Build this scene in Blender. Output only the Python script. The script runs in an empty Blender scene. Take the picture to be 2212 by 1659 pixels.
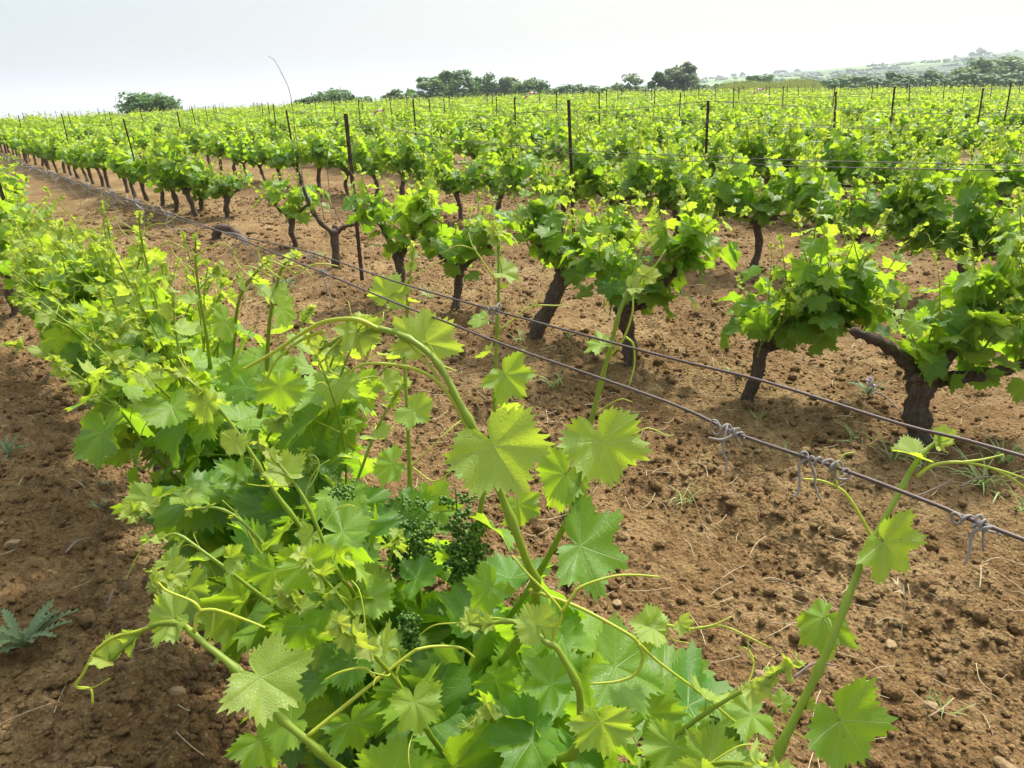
import bpy, math, random
import numpy as np
from mathutils import Vector, Matrix

# ---------------------------------------------------------------- camera, world, sun, exposure
SC = bpy.context.scene
COL = SC.collection
FPX, HOR, ROLL, EYE = 1600.0, 200.0, math.radians(2.07), 1.62      # in a 2212 x 1659 frame
PITCH = math.atan((829.5 - HOR) * math.cos(ROLL) / FPX)
_F = np.array([0, math.cos(PITCH), -math.sin(PITCH)])
_U0 = np.array([0, math.sin(PITCH), math.cos(PITCH)])
_R0 = np.array([1.0, 0, 0])
_R = _R0 * math.cos(ROLL) - _U0 * math.sin(ROLL)
_U = _U0 * math.cos(ROLL) + _R0 * math.sin(ROLL)
CAMP = np.array([0, 0, EYE])

cam_data = bpy.data.cameras.new("camera")
cam_data.sensor_width = 36.0
cam_data.lens = FPX / 2212.0 * 36.0
cam_data.clip_start = 0.05
cam_data.clip_end = 20000
cam = bpy.data.objects.new("camera", cam_data)
COL.objects.link(cam)
m = Matrix.Identity(4)
for i in range(3):
    m[i][0], m[i][1], m[i][2], m[i][3] = _R[i], _U[i], -_F[i], CAMP[i]
cam.matrix_world = m
SC.camera = cam

SUN_EL, SUN_AZ = math.radians(54), math.radians(38)                 # azimuth clockwise from +Y
SUN_DIR = Vector((math.sin(SUN_AZ) * math.cos(SUN_EL), math.cos(SUN_AZ) * math.cos(SUN_EL), math.sin(SUN_EL)))
sd = bpy.data.lights.new("sun", 'SUN')
sd.energy = 3.3
sd.angle = math.radians(3.0)
sd.color = (1.0, 0.955, 0.87)
sun = bpy.data.objects.new("sun", sd)
sun.rotation_euler = SUN_DIR.to_track_quat('Z', 'Y').to_euler()
COL.objects.link(sun)

W = bpy.data.worlds.new("World")
SC.world = W
W.use_nodes = True
nt = W.node_tree
nt.nodes.clear()
wo = nt.nodes.new('ShaderNodeOutputWorld')
sky = nt.nodes.new('ShaderNodeTexSky')
sky.sky_type = 'NISHITA'
sky.sun_disc = False
sky.sun_elevation = SUN_EL
sky.sun_rotation = SUN_AZ
sky.dust_density = 4.0
sky.air_density = 1.2
bg1 = nt.nodes.new('ShaderNodeBackground')
bg1.inputs[1].default_value = 0.05
nt.links.new(sky.outputs[0], bg1.inputs[0])
# a thin high veil of cloud, whiter toward the sun
tc = nt.nodes.new('ShaderNodeTexCoord')
dp = nt.nodes.new('ShaderNodeVectorMath'); dp.operation = 'DOT_PRODUCT'
nt.links.new(tc.outputs['Generated'], dp.inputs[0])
dp.inputs[1].default_value = Vector((math.sin(1.0), math.cos(1.0), 0.1)).normalized()
nz = nt.nodes.new('ShaderNodeTexNoise'); nz.inputs['Scale'].default_value = 1.6; nz.inputs['Detail'].default_value = 3
nt.links.new(tc.outputs['Generated'], nz.inputs['Vector'])
ad = nt.nodes.new('ShaderNodeMath'); ad.operation = 'MULTIPLY_ADD'
nt.links.new(nz.outputs[0], ad.inputs[0]); ad.inputs[1].default_value = 0.25
nt.links.new(dp.outputs['Value'], ad.inputs[2])
cr = nt.nodes.new('ShaderNodeValToRGB')
cr.color_ramp.elements[0].position = 0.0; cr.color_ramp.elements[0].color = (0.255, 0.295, 0.325, 1)
cr.color_ramp.elements[1].position = 1.0; cr.color_ramp.elements[1].color = (0.21, 0.205, 0.20, 1)
e = cr.color_ramp.elements.new(0.75); e.color = (0.275, 0.275, 0.268, 1)
nt.links.new(ad.outputs[0], cr.inputs[0])
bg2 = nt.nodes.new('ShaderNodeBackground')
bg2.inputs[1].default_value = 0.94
ds = nt.nodes.new('ShaderNodeVectorMath'); ds.operation = 'DOT_PRODUCT'     # extra sky glow round the sun, added as soft fill light
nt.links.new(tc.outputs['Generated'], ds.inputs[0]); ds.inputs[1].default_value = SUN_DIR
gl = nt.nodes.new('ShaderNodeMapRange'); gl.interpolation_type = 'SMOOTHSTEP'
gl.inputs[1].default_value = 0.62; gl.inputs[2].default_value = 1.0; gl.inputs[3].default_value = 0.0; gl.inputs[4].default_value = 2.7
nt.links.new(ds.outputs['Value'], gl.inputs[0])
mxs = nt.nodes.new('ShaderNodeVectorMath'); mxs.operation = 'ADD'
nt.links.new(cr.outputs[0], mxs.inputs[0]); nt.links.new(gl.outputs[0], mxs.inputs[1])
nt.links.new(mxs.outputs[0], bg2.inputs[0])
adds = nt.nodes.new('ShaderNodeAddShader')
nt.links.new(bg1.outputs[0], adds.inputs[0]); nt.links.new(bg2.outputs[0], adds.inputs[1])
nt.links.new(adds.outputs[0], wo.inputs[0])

vs = SC.view_settings
vs.view_transform = 'Standard'
vs.look = 'None'
vs.exposure = 0.74
vs.gamma = 1.0
cy = SC.cycles
cy.max_bounces = 8; cy.diffuse_bounces = 3; cy.glossy_bounces = 2; cy.transmission_bounces = 5
cy.transparent_max_bounces = 4; cy.volume_bounces = 0
cy.use_denoising = True
cy.caustics_reflective = False; cy.caustics_refractive = False
cy.sample_clamp_indirect = 6.0

# ---------------------------------------------------------------- geometry helpers
def ray(x, y):
    return _R * (x - 1106) / FPX + _U * (829.5 - y) / FPX + _F

def P(x, y, d):
    """point at forward distance d metres seen at picture position x, y (2212-wide frame)"""
    return CAMP + ray(x, y) * d

def project(p):
    w = np.asarray(p, float) - CAMP
    z = w @ _F
    return 1106 + FPX * (w @ _R) / z, 829.5 - FPX * (w @ _U) / z, z

def on_plane(x, y, v):
    d = ray(x, y); t = v / (d[0] * VD[0] + d[1] * VD[1]); return CAMP + d * t

TH = math.radians(37.5)                                             # the rows run away to the left
UD = np.array([-math.sin(TH), math.cos(TH)])
VD = np.array([math.cos(TH), math.sin(TH)])
ROW0, ROWGAP = 0.5, 2.68

def uv2xy(u, v):
    return UD * u + VD * v

def gz(x, y):
    """large-scale ground height"""
    x = np.asarray(x, float); y = np.asarray(y, float)
    r = np.hypot(x, y); az = np.arctan2(x, y)
    s = np.clip((r - 10) / 50, 0, 1.4) ** 1.3
    z = 0.22 * np.exp(-((az + 0.02) / 0.33) ** 2) * s
    z = z - 0.42 * s / (1 + np.exp(-(np.abs(az) * np.sign(az) - 0.5) * 9))
    drop = np.clip((r - 78) / 60, 0, 1)
    z = z - 4.5 * drop * drop * (3 - 2 * drop)
    left = np.clip((r - 150) / 500, 0, 1) * np.clip((0.15 - az) / 0.4, 0, 1)
    return z - 25 * left

def gnd(x, y):
    d = ray(x, y); z = 0.0
    for _ in range(6):
        t = (z - EYE) / d[2]
        p = CAMP + d * t
        z = float(gz(p[0], p[1]))
    return np.array([p[0], p[1], z])

def above(base, x, y):
    """point seen at x, y at the same forward distance as the ground point base"""
    d = ray(x, y); t = base[1] / d[1]
    return CAMP + d * t

def _h(ix, iy, s):
    n = (ix.astype(np.int64) * 374761393 + iy.astype(np.int64) * 668265263 + s * 974634777) & 0x7fffffff
    n = ((n ^ (n >> 13)) * 1274126177) & 0x7fffffff
    return ((n ^ (n >> 16)) & 0xffff) / 65535.0

def vnoise(x, y, s=0):
    ix = np.floor(x); iy = np.floor(y); fx = x - ix; fy = y - iy
    fx = fx * fx * (3 - 2 * fx); fy = fy * fy * (3 - 2 * fy)
    a = _h(ix, iy, s); b = _h(ix + 1, iy, s); c = _h(ix, iy + 1, s); d = _h(ix + 1, iy + 1, s)
    return (a + (b - a) * fx) * (1 - fy) + (c + (d - c) * fx) * fy

def lumps(x, y, s=0):
    """rounded clods: the highest of the domes that cover a point"""
    ix = np.floor(x); iy = np.floor(y); out = np.zeros_like(x)
    for dx in (-1, 0, 1):
        for dy in (-1, 0, 1):
            cx = ix + dx; cy_ = iy + dy
            px = cx + _h(cx, cy_, s); py = cy_ + _h(cx, cy_, s + 1)
            rr = 0.25 + 0.5 * _h(cx, cy_, s + 2) ** 2
            q = 1 - ((x - px) ** 2 + (y - py) ** 2) / (rr * rr)
            out = np.maximum(out, np.sqrt(np.clip(q, 0, 1)) * rr)
    return out

def micro(x, y):
    r = np.hypot(x, y)
    k = np.clip((16 - r) / 10, 0, 1)
    v = x * VD[0] + y * VD[1]; u = x * UD[0] + y * UD[1]
    berm = 0.035 * np.cos((v - ROW0) / ROWGAP * 2 * math.pi)
    fur = 0.016 * np.sin(v * 11 + 2.5 * vnoise(u * .7, v * 1.2, 8)) * vnoise(u * .5, v * .9, 21)
    z = berm + fur + 0.05 * (vnoise(x * 2.3, y * 2.3, 5) - .5)
    mask = np.clip(vnoise(x * 1.7, y * 1.7, 12) * 1.8 - .35, 0.12, 1)
    z = z + k * (0.06 * lumps(x * 7, y * 7, 31) * mask + 0.036 * lumps(x * 17, y * 17, 41) * (0.3 + .7 * mask)
                 + 0.022 * lumps(x * 38, y * 38, 51) + 0.02 * (vnoise(x * 19, y * 19, 7) - .5))
    return z * np.clip((60 - r) / 20, 0, 1)

def gzf(x, y):
    return float(gz(x, y) + micro(np.array([x]), np.array([y]))[0])

def unit(a):
    a = np.asarray(a, float)
    return a / (np.linalg.norm(a) + 1e-12)

def smooth(pts, n=4):
    """Catmull-Rom through the points (rows may carry extra columns)"""
    pts = np.asarray(pts, float)
    q = np.vstack([2 * pts[0] - pts[1], pts, 2 * pts[-1] - pts[-2]])
    out = []
    for i in range(len(pts) - 1):
        a, b, c, d = q[i:i + 4]
        for t in np.arange(n) / n:
            out.append(.5 * (2 * b + (c - a) * t + (2 * a - 5 * b + 4 * c - d) * t * t + (3 * b - a - 3 * c + d) * t ** 3))
    out.append(pts[-1])
    return np.array(out)

class MB:
    def __init__(s):
        s.v = []; s.f3 = []; s.f4 = []; s.n = 0; s.luv = []; s.age = []; s.rnd = []; s.m3 = []; s.m4 = []
    def add(s, V, f3=None, f4=None, luv=None, age=0.5, rnd=0.5, mat=0):
        V = np.asarray(V, float).reshape(-1, 3); k = len(V)
        s.v.append(V)
        if f3 is not None and len(f3):
            s.f3.append(np.asarray(f3) + s.n); s.m3.append(np.full(len(f3), mat))
        if f4 is not None and len(f4):
            s.f4.append(np.asarray(f4) + s.n); s.m4.append(np.full(len(f4), mat))
        s.luv.append(np.zeros((k, 3)) if luv is None else luv)
        s.age.append(np.full(k, age) if np.isscalar(age) else age); s.rnd.append(np.full(k, rnd) if np.isscalar(rnd) else rnd)
        s.n += k
    def tube(s, pts, rad, sides=6, rough=0.0, rng=None, cap=True, **kw):
        pts = np.asarray(pts, float); n = len(pts)
        rad = np.broadcast_to(np.asarray(rad, float), (n,))
        T = np.gradient(pts, axis=0); T /= np.linalg.norm(T, axis=1)[:, None] + 1e-12
        ref = np.array([0, 0, 1.0]) if abs(T[0][2]) < .9 else np.array([1.0, 0, 0])
        nn = unit(np.cross(T[0], ref)); ang = np.arange(sides) / sides * 2 * math.pi
        V = np.zeros((n, sides, 3)); luv = np.zeros((n, sides, 3)); L = 0
        for i in range(n):
            nn = unit(nn - T[i] * (nn @ T[i])); b = np.cross(T[i], nn)
            rr = rad[i] * np.ones(sides)
            if rough and rng is not None:
                rr = rr * (1 + rough * (rng.random(sides) - .5))
            V[i] = pts[i] + rr[:, None] * (np.cos(ang)[:, None] * nn + np.sin(ang)[:, None] * b)
            if i: L += np.linalg.norm(pts[i] - pts[i - 1])
            luv[i, :, 0] = np.cos(ang); luv[i, :, 1] = np.sin(ang); luv[i, :, 2] = L
        idx = np.arange(n * sides).reshape(n, sides)
        a = idx[:-1]; b = np.roll(a, -1, 1); c = idx[1:]; d = np.roll(c, -1, 1)
        f4 = np.stack([a, b, d, c], -1).reshape(-1, 4)
        V = V.reshape(-1, 3); luv = luv.reshape(-1, 3); f3 = []
        if cap:
            k = n * sides
            V = np.vstack([V, pts[0] - T[0] * rad[0] * .4, pts[-1] + T[-1] * rad[-1] * .6])
            luv = np.vstack([luv, luv[0], luv[-1]])
            for j in range(sides):
                f3.append((k, idx[0][(j + 1) % sides], idx[0][j])); f3.append((k + 1, idx[-1][j], idx[-1][(j + 1) % sides]))
        s.add(V, f3, f4, luv, **kw)
    def build(s, name, mats, parent=None, loc=None, smoothed=True):
        me = bpy.data.meshes.new(name)
        V = np.vstack(s.v)
        f3 = np.vstack(s.f3) if s.f3 else np.zeros((0, 3), int); f4 = np.vstack(s.f4) if s.f4 else np.zeros((0, 4), int)
        me.vertices.add(len(V)); me.vertices.foreach_set('co', V.ravel())
        nl = f3.size + f4.size
        me.loops.add(nl); me.loops.foreach_set('vertex_index', np.concatenate([f3.ravel(), f4.ravel()]).astype(np.int32))
        npoly = len(f3) + len(f4)
        me.polygons.add(npoly)
        st = np.concatenate([np.arange(len(f3)) * 3, len(f3) * 3 + np.arange(len(f4)) * 4]).astype(np.int32)
        me.polygons.foreach_set('loop_start', st)
        me.polygons.foreach_set('use_smooth', np.full(npoly, smoothed))
        mi = np.concatenate([np.concatenate(s.m3) if s.m3 else np.zeros(0), np.concatenate(s.m4) if s.m4 else np.zeros(0)]).astype(np.int32)
        mats = mats if isinstance(mats, (list, tuple)) else [mats]
        for mm in mats: me.materials.append(mm)
        if len(mats) > 1: me.polygons.foreach_set('material_index', mi)
        a = me.attributes.new('luv', 'FLOAT_VECTOR', 'POINT'); a.data.foreach_set('vector', np.vstack(s.luv).ravel())
        a = me.attributes.new('age', 'FLOAT', 'POINT'); a.data.foreach_set('value', np.concatenate(s.age))
        a = me.attributes.new('rnd', 'FLOAT', 'POINT'); a.data.foreach_set('value', np.concatenate(s.rnd))
        me.update(calc_edges=True); me.validate()
        o = bpy.data.objects.new(name, me); COL.objects.link(o)
        if parent is not None: o.parent = parent
        if loc is not None: o.location = loc
        return o

def empty(name, loc=(0, 0, 0), rz=0.0):
    o = bpy.data.objects.new(name, None); COL.objects.link(o)
    o.location = loc; o.rotation_euler = (0, 0, rz); o.empty_display_size = .1
    return o

def tag(o, label=None, cat=None, group=None, kind=None):
    if label: o['label'] = label
    if cat: o['category'] = cat
    if group: o['group'] = group
    if kind: o['kind'] = kind
    return o

def copy_tree(root, loc, rz, sc):
    r = root.copy(); COL.objects.link(r); r.location = loc; r.rotation_euler = (0, 0, rz); r.scale = (sc, sc, sc)
    for ch in list(root.children):
        c = ch.copy(); COL.objects.link(c); c.parent = r
        for g in list(ch.children):
            d = g.copy(); COL.objects.link(d); d.parent = c
    return r

ORD = ['zeroth', 'first', 'second', 'third', 'fourth', 'fifth', 'sixth', 'seventh', 'eighth', 'ninth', 'tenth', 'eleventh', 'twelfth',
       'thirteenth', 'fourteenth', 'fifteenth', 'sixteenth', 'seventeenth', 'eighteenth', 'nineteenth', 'twentieth']
def ordinal(n):
    if n <= 20: return ORD[n]
    t = {2: ('twenty', 'twentieth'), 3: ('thirty', 'thirtieth'), 4: ('forty', 'fortieth'), 5: ('fifty', 'fiftieth'), 6: ('sixty', 'sixtieth'), 7: ('seventy', 'seventieth')}[n // 10]
    return t[1] if n % 10 == 0 else t[0] + '-' + ORD[n % 10]

# ---------------------------------------------------------------- materials
class N:
    """tiny node-building helper"""
    def __init__(s, name):
        s.m = bpy.data.materials.new(name); s.m.use_nodes = True
        s.t = s.m.node_tree; s.t.nodes.clear()
        s.out = s.t.nodes.new('ShaderNodeOutputMaterial')
    def n(s, typ, **kw):
        x = s.t.nodes.new('ShaderNode' + typ)
        for k, v in kw.items(): setattr(x, k, v)
        return x
    def set(s, sock, v):
        if isinstance(v, bpy.types.NodeSocket): s.t.links.new(v, sock)
        elif isinstance(v, (tuple, list)) and len(v) == 3 and sock.type == 'RGBA': sock.default_value = (*v, 1)
        else: sock.default_value = v
    def math(s, op, a, b=0.0, c=0.0, clamp=False):
        x = s.n('Math', operation=op, use_clamp=clamp)
        s.set(x.inputs[0], a); s.set(x.inputs[1], b); s.set(x.inputs[2], c)
        return x.outputs[0]
    def mix(s, f, a, b):
        x = s.n('Mix', data_type='RGBA')
        s.set(x.inputs[0], f); s.set(x.inputs[6], a); s.set(x.inputs[7], b)
        return x.outputs[2]
    def attr(s, name):
        return s.n('Attribute', attribute_name=name)
    def noise(s, scale, detail=3, vec=None, rough=.5):
        x = s.n('TexNoise'); x.inputs['Scale'].default_value = scale; x.inputs['Detail'].default_value = detail
        x.inputs['Roughness'].default_value = rough
        if vec is not None: s.set(x.inputs['Vector'], vec)
        return x.outputs[0]
    def ramp(s, f, *els):
        x = s.n('ValToRGB'); r = x.color_ramp
        while len(r.elements) < len(els): r.elements.new(.5)
        for el, (p, c) in zip(r.elements, els): el.position = p; el.color = (*c, 1)
        s.set(x.inputs[0], f)
        return x.outputs[0]
    def bump(s, h, strength=.5, dist=.01):
        x = s.n('Bump'); x.inputs['Strength'].default_value = strength; x.inputs['Distance'].default_value = dist
        s.set(x.inputs['Height'], h)
        return x.outputs[0]
    def pbr(s, col, rough=.6, spec=.5, normal=None, **kw):
        x = s.n('BsdfPrincipled')
        s.set(x.inputs['Base Color'], col); s.set(x.inputs['Roughness'], rough); s.set(x.inputs['Specular IOR Level'], spec)
        if normal is not None: s.set(x.inputs['Normal'], normal)
        for k, v in kw.items(): s.set(x.inputs[k], v)
        return x.outputs[0]
    def done(s, sh):
        s.t.links.new(sh, s.out.inputs['Surface'])
        return s.m

def leaf_material(name, fine=True):
    k = N(name)
    age = k.attr('age').outputs['Fac']; rnd = k.attr('rnd').outputs['Fac']
    uv = k.attr('luv').outputs['Vector']
    geo = k.n('NewGeometry')
    # young leaves pale yellow-green, old leaves deep green
    top = k.ramp(age, (0.0, (0.38, 0.46, 0.10)), (0.35, (0.22, 0.36, 0.03)), (1.0, (0.065, 0.185, 0.018)))
    top = k.mix(k.math('MULTIPLY', rnd, .45), top, (0.12, 0.25, 0.025))
    back = k.mix(.6, top, (0.17, 0.26, 0.07))
    trn = k.ramp(age, (0.0, (0.54, 0.62, 0.06)), (0.4, (0.44, 0.65, 0.025)), (1.0, (0.27, 0.53, 0.016)))
    trn = k.mix(k.math('MULTIPLY', rnd, .5), trn, (0.52, 0.69, 0.025))
    normal = None
    if fine:
        sp = k.n('SeparateXYZ'); k.set(sp.inputs[0], uv)
        x, y = k.math('ABSOLUTE', sp.outputs[0]), sp.outputs[1]
        vein = None; sec = None
        for a, rl in ((0, 1.0), (50, .9), (105, .75)):
            ca, sa = math.cos(math.radians(a)), math.sin(math.radians(a))
            al = k.math('ADD', k.math('MULTIPLY', x, sa), k.math('MULTIPLY', y, ca))
            ac = k.math('ABSOLUTE', k.math('SUBTRACT', k.math('MULTIPLY', x, ca), k.math('MULTIPLY', y, sa)))
            w = k.math('MULTIPLY_ADD', al, -0.011, 0.017)
            line = k.math('MULTIPLY', k.math('SUBTRACT', 1.0, k.math('DIVIDE', ac, w), clamp=True), k.math('GREATER_THAN', al, 0.0))
            # side veins leave at an angle, only near their own main vein
            ph = k.math('FRACT', k.math('MULTIPLY', k.math('SUBTRACT', al, k.math('MULTIPLY', ac, .75)), 8.0))
            dl = k.math('MINIMUM', ph, k.math('SUBTRACT', 1.0, ph))
            near = k.math('LESS_THAN', ac, k.math('MULTIPLY_ADD', al, .36, .03))
            sl = k.math('MULTIPLY', k.math('MULTIPLY', k.math('SUBTRACT', 1.0, k.math('DIVIDE', dl, .07), clamp=True), near), k.math('GREATER_THAN', al, .08))
            vein = line if vein is None else k.math('MAXIMUM', vein, line)
            sec = sl if sec is None else k.math('MAXIMUM', sec, sl)
        vv = k.math('MAXIMUM', vein, k.math('MULTIPLY', sec, .45))
        vo = k.n('TexVoronoi', feature='DISTANCE_TO_EDGE'); k.set(vo.inputs['Vector'], uv); vo.inputs['Scale'].default_value = 15
        cell = k.math('MINIMUM', k.math('MULTIPLY', vo.outputs['Distance'], 7.0), 1.0)
        hgt = k.math('SUBTRACT', k.math('MULTIPLY', k.math('MULTIPLY', cell, .45), k.math('SUBTRACT', 1.2, age)), k.math('MULTIPLY', vv, 1.0))
        hgt = k.math('ADD', hgt, k.math('MULTIPLY', k.noise(9, 2, uv), .8))
        normal = k.bump(hgt, .3, .003)
        top = k.mix(k.math('MULTIPLY', vv, .7), top, (0.36, 0.43, 0.17))
        back = k.mix(k.math('MULTIPLY', vv, .5), back, (0.32, 0.40, 0.16))
        trn = k.mix(k.math('MULTIPLY', vv, .5), trn, (0.50, 0.55, 0.10))
        blotch = k.noise(4, 3, uv)
        top = k.mix(k.math('MULTIPLY', k.math('MULTIPLY', blotch, age), .4), top, (0.06, 0.15, 0.02))
    spot = k.math('MULTIPLY', k.math('GREATER_THAN', k.noise(7, 2, uv), .70), k.math('GREATER_THAN', rnd, .55)) if fine else None
    if fine:
        top = k.mix(k.math('MULTIPLY', spot, .5), top, (0.24, 0.17, 0.05)); trn = k.mix(k.math('MULTIPLY', spot, .5), trn, (0.3, 0.2, 0.04))
    col = k.mix(geo.outputs['Backfacing'], top, back)
    ro = k.math('MULTIPLY_ADD', geo.outputs['Backfacing'],   .2, .44 if fine else .46)
    p = k.pbr(col, ro, .4, normal)
    t = k.n('BsdfTranslucent'); k.set(t.inputs['Color'], trn)
    if normal is not None: k.set(t.inputs['Normal'], normal)
    mx = k.n('MixShader'); mx.inputs[0].default_value = .5
    k.t.links.new(p, mx.inputs[1]); k.t.links.new(t.outputs[0], mx.inputs[2])
    return k.done(mx.outputs[0])

M = {}
M['leaf'] = leaf_material('vine_leaf')
M['leaf_plain'] = leaf_material('vine_leaf_plain', False)

def stem_mat(name, c1, c2, rough=.4, streak=.0):
    k = N(name); uv = k.attr('luv').outputs['Vector']
    f = k.noise(6, 3, uv); mpz = k.n('Mapping'); mpz.inputs['Scale'].default_value = (2.2, 2.2, 7.0); k.set(mpz.inputs[0], uv)
    red = k.math('MULTIPLY', k.math('SUBTRACT', k.noise(1.4, 4, mpz.outputs[0]), .52), 5.0, clamp=True)
    nm = k.bump(k.noise(30, 2, uv), .25, .002)
    p = k.pbr(k.mix(k.math('MULTIPLY', red, streak), k.mix(f, c1, c2), (0.27, 0.17, 0.05)), rough, .5, nm)
    t = k.n('BsdfTranslucent'); k.set(t.inputs['Color'], tuple(min(1, 1.3 * c) for c in c2))
    mx = k.n('MixShader'); mx.inputs[0].default_value = .22
    k.t.links.new(p, mx.inputs[1]); k.t.links.new(t.outputs[0], mx.inputs[2])
    return k.done(mx.outputs[0])
M['stem'] = stem_mat('green_shoot', (0.17, 0.28, 0.016), (0.30, 0.40, 0.03), .45, .55)
M['tendril'] = stem_mat('tendril', (0.34, 0.43, 0.03), (0.50, 0.54, 0.05))
M['bud'] = stem_mat('green_bud', (0.065, 0.15, 0.016), (0.14, 0.25, 0.035), .5)
M['dry'] = stem_mat('dried_tendril', (0.22, 0.20, 0.18), (0.40, 0.37, 0.33), .8)
M['straw'] = stem_mat('dry_straw', (0.46, 0.36, 0.20), (0.66, 0.55, 0.34), .8)
M['twig'] = stem_mat('dead_twig', (0.16, 0.12, 0.085), (0.30, 0.24, 0.18), .85)
M['weed'] = stem_mat('weed_leaf', (0.09, 0.15, 0.06), (0.19, 0.27, 0.12), .65)
M['grass'] = stem_mat('grass_blade', (0.16, 0.27, 0.05), (0.30, 0.40, 0.12), .5)
M['lilac'] = stem_mat('petal', (0.35, 0.15, 0.45), (0.5, 0.25, 0.6), .6)

k = N('vine_bark'); uv = k.attr('luv').outputs['Vector']
mp = k.n('Mapping'); mp.inputs['Scale'].default_value = (1.0, 1.0, 6.0); k.set(mp.inputs[0], uv)
tcn = k.n('TexCoord')
mp2 = k.n('Mapping'); mp2.inputs['Scale'].default_value = (3.2, 3.2, 5.0); k.set(mp2.inputs[0], uv)
w = k.noise(3.0, 6, mp2.outputs[0], .65)
f = k.noise(45, 4, tcn.outputs['Object'], .6)
c = k.ramp(k.math('ADD', k.math('MULTIPLY', w, .7), k.math('MULTIPLY', f, .3)), (.3, (0.035, 0.025, 0.018)), (.5, (0.14, 0.10, 0.07)), (.68, (0.29, 0.235, 0.18)))
M['bark'] = k.done(k.pbr(c, .9, .2, k.bump(k.math('ADD', w, k.math('MULTIPLY', f, .6)), 1.0, .02)))

k = N('rusty_stake'); tcn = k.n('TexCoord')
f = k.noise(30, 5, tcn.outputs['Object'], .65)
c = k.ramp(f, (.3, (0.030, 0.017, 0.012)), (.55, (0.062, 0.033, 0.022)), (.75, (0.12, 0.06, 0.035)))
M['rust'] = k.done(k.pbr(c, .75, .35, k.bump(f, .4, .003), Metallic=.25))

k = N('trellis_wire'); uv = k.attr('luv').outputs['Vector']; tcn = k.n('TexCoord')
f = k.noise(14, 4, tcn.outputs['Object'])
c = k.mix(f, (0.062, 0.040, 0.034), (0.14, 0.105, 0.092))
M['wire'] = k.done(k.pbr(c, .55, .5, k.bump(k.noise(160, 2, tcn.outputs['Object']), .3, .001), Metallic=.35))

def soil_material():
    k = N('tilled_soil'); tcn = k.n('TexCoord'); o = tcn.outputs['Object']
    a = k.noise(1.1, 4, o); b = k.noise(16, 6, o, .65); c = k.noise(110, 4, o, .6); d = k.noise(4.5, 5, o, .6)
    f = k.math('ADD', k.math('ADD', k.math('MULTIPLY', a, .3), k.math('MULTIPLY', b, .3)), k.math('ADD', k.math('MULTIPLY', c, .25), k.math('MULTIPLY', d, .25)))
    col = k.ramp(f, (.37, (0.086, 0.047, 0.017)), (.53, (0.186, 0.111, 0.044)), (.67, (0.34, 0.235, 0.108)))
    pt = k.math('MULTIPLY', k.math('SUBTRACT', k.noise(1.7, 6, o, .7), .5), 4.0, clamp=True)
    col = k.mix(k.math('MULTIPLY', pt, .45), col, k.mix(c, (0.17, 0.10, 0.038), (0.36, 0.245, 0.11)))
    dk = k.math('MULTIPLY', k.math('SUBTRACT', k.noise(.8, 5, o, .6), .52), 5.0, clamp=True)
    col = k.mix(k.math('MULTIPLY', dk, .35), col, (0.075, 0.034, 0.012))
    vo = k.n('TexVoronoi'); k.set(vo.inputs['Vector'], o); vo.inputs['Scale'].default_value = 55
    grit = k.math('LESS_THAN', vo.outputs['Distance'], .17)
    col = k.mix(k.math('MULTIPLY', grit, k.math('MULTIPLY', c, .8)), col, (0.50, 0.36, 0.19))
    # green and dull ground far beyond the field
    ln = k.n('VectorMath', operation='LENGTH'); k.set(ln.inputs[0], o)
    far = k.math('MULTIPLY', k.math('SUBTRACT', ln.outputs['Value'], 80.0), .05, clamp=True)
    n2 = k.noise(.02, 4, o)
    col = k.mix(far, col, k.ramp(n2, (.4, (0.06, 0.10, 0.03)), (.55, (0.13, 0.17, 0.06)), (.7, (0.22, 0.19, 0.09))))
    vo2 = k.n('TexVoronoi', feature='SMOOTH_F1'); k.set(vo2.inputs['Vector'], o); vo2.inputs['Scale'].default_value = 70
    h = k.math('ADD', k.math('MULTIPLY', b, 1.2), k.math('SUBTRACT', k.math('MULTIPLY', c, .5), k.math('MULTIPLY', vo2.outputs['Distance'], .6)))
    return k.done(k.pbr(col, .95, .15, k.bump(h, 1.0, .03)))
M['soil'] = soil_material()

def rock_mat(name, c1, c2, s=40):
    k = N(name); tcn = k.n('TexCoord'); rnd = k.attr('rnd').outputs['Fac']
    f = k.noise(s, 5, tcn.outputs['Object'], .6)
    c = k.mix(k.math('ADD', k.math('MULTIPLY', f, .5), k.math('MULTIPLY', rnd, .5)), c1, c2)
    return k.done(k.pbr(c, .92, .2, k.bump(f, .7, .008)))
M['clod'] = rock_mat('soil_clod', (0.14, 0.065, 0.024), (0.31, 0.165, 0.065), 60)
M['stone'] = rock_mat('pale_stone', (0.15, 0.095, 0.045), (0.33, 0.24, 0.13), 50)

def crown_mat(name, dark, light, tr):
    k = N(name); rnd = k.attr('rnd').outputs['Fac']
    p = k.pbr(k.mix(rnd, dark, light), .55, .35)
    t = k.n('BsdfTranslucent'); k.set(t.inputs['Color'], tr)
    mx = k.n('MixShader'); mx.inputs[0].default_value = .35
    k.t.links.new(p, mx.inputs[1]); k.t.links.new(t.outputs[0], mx.inputs[2])
    return k.done(mx.outputs[0])
M['oak'] = crown_mat('oak_leaves', (0.055, 0.12, 0.03), (0.13, 0.24, 0.06), (0.17, 0.30, 0.05))
M['pale'] = crown_mat('pale_leaves', (0.10, 0.155, 0.06), (0.20, 0.27, 0.11), (0.22, 0.31, 0.08))
M['reed'] = crown_mat('reed_leaves', (0.16, 0.20, 0.05), (0.30, 0.33, 0.10), (0.35, 0.40, 0.08))

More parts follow.
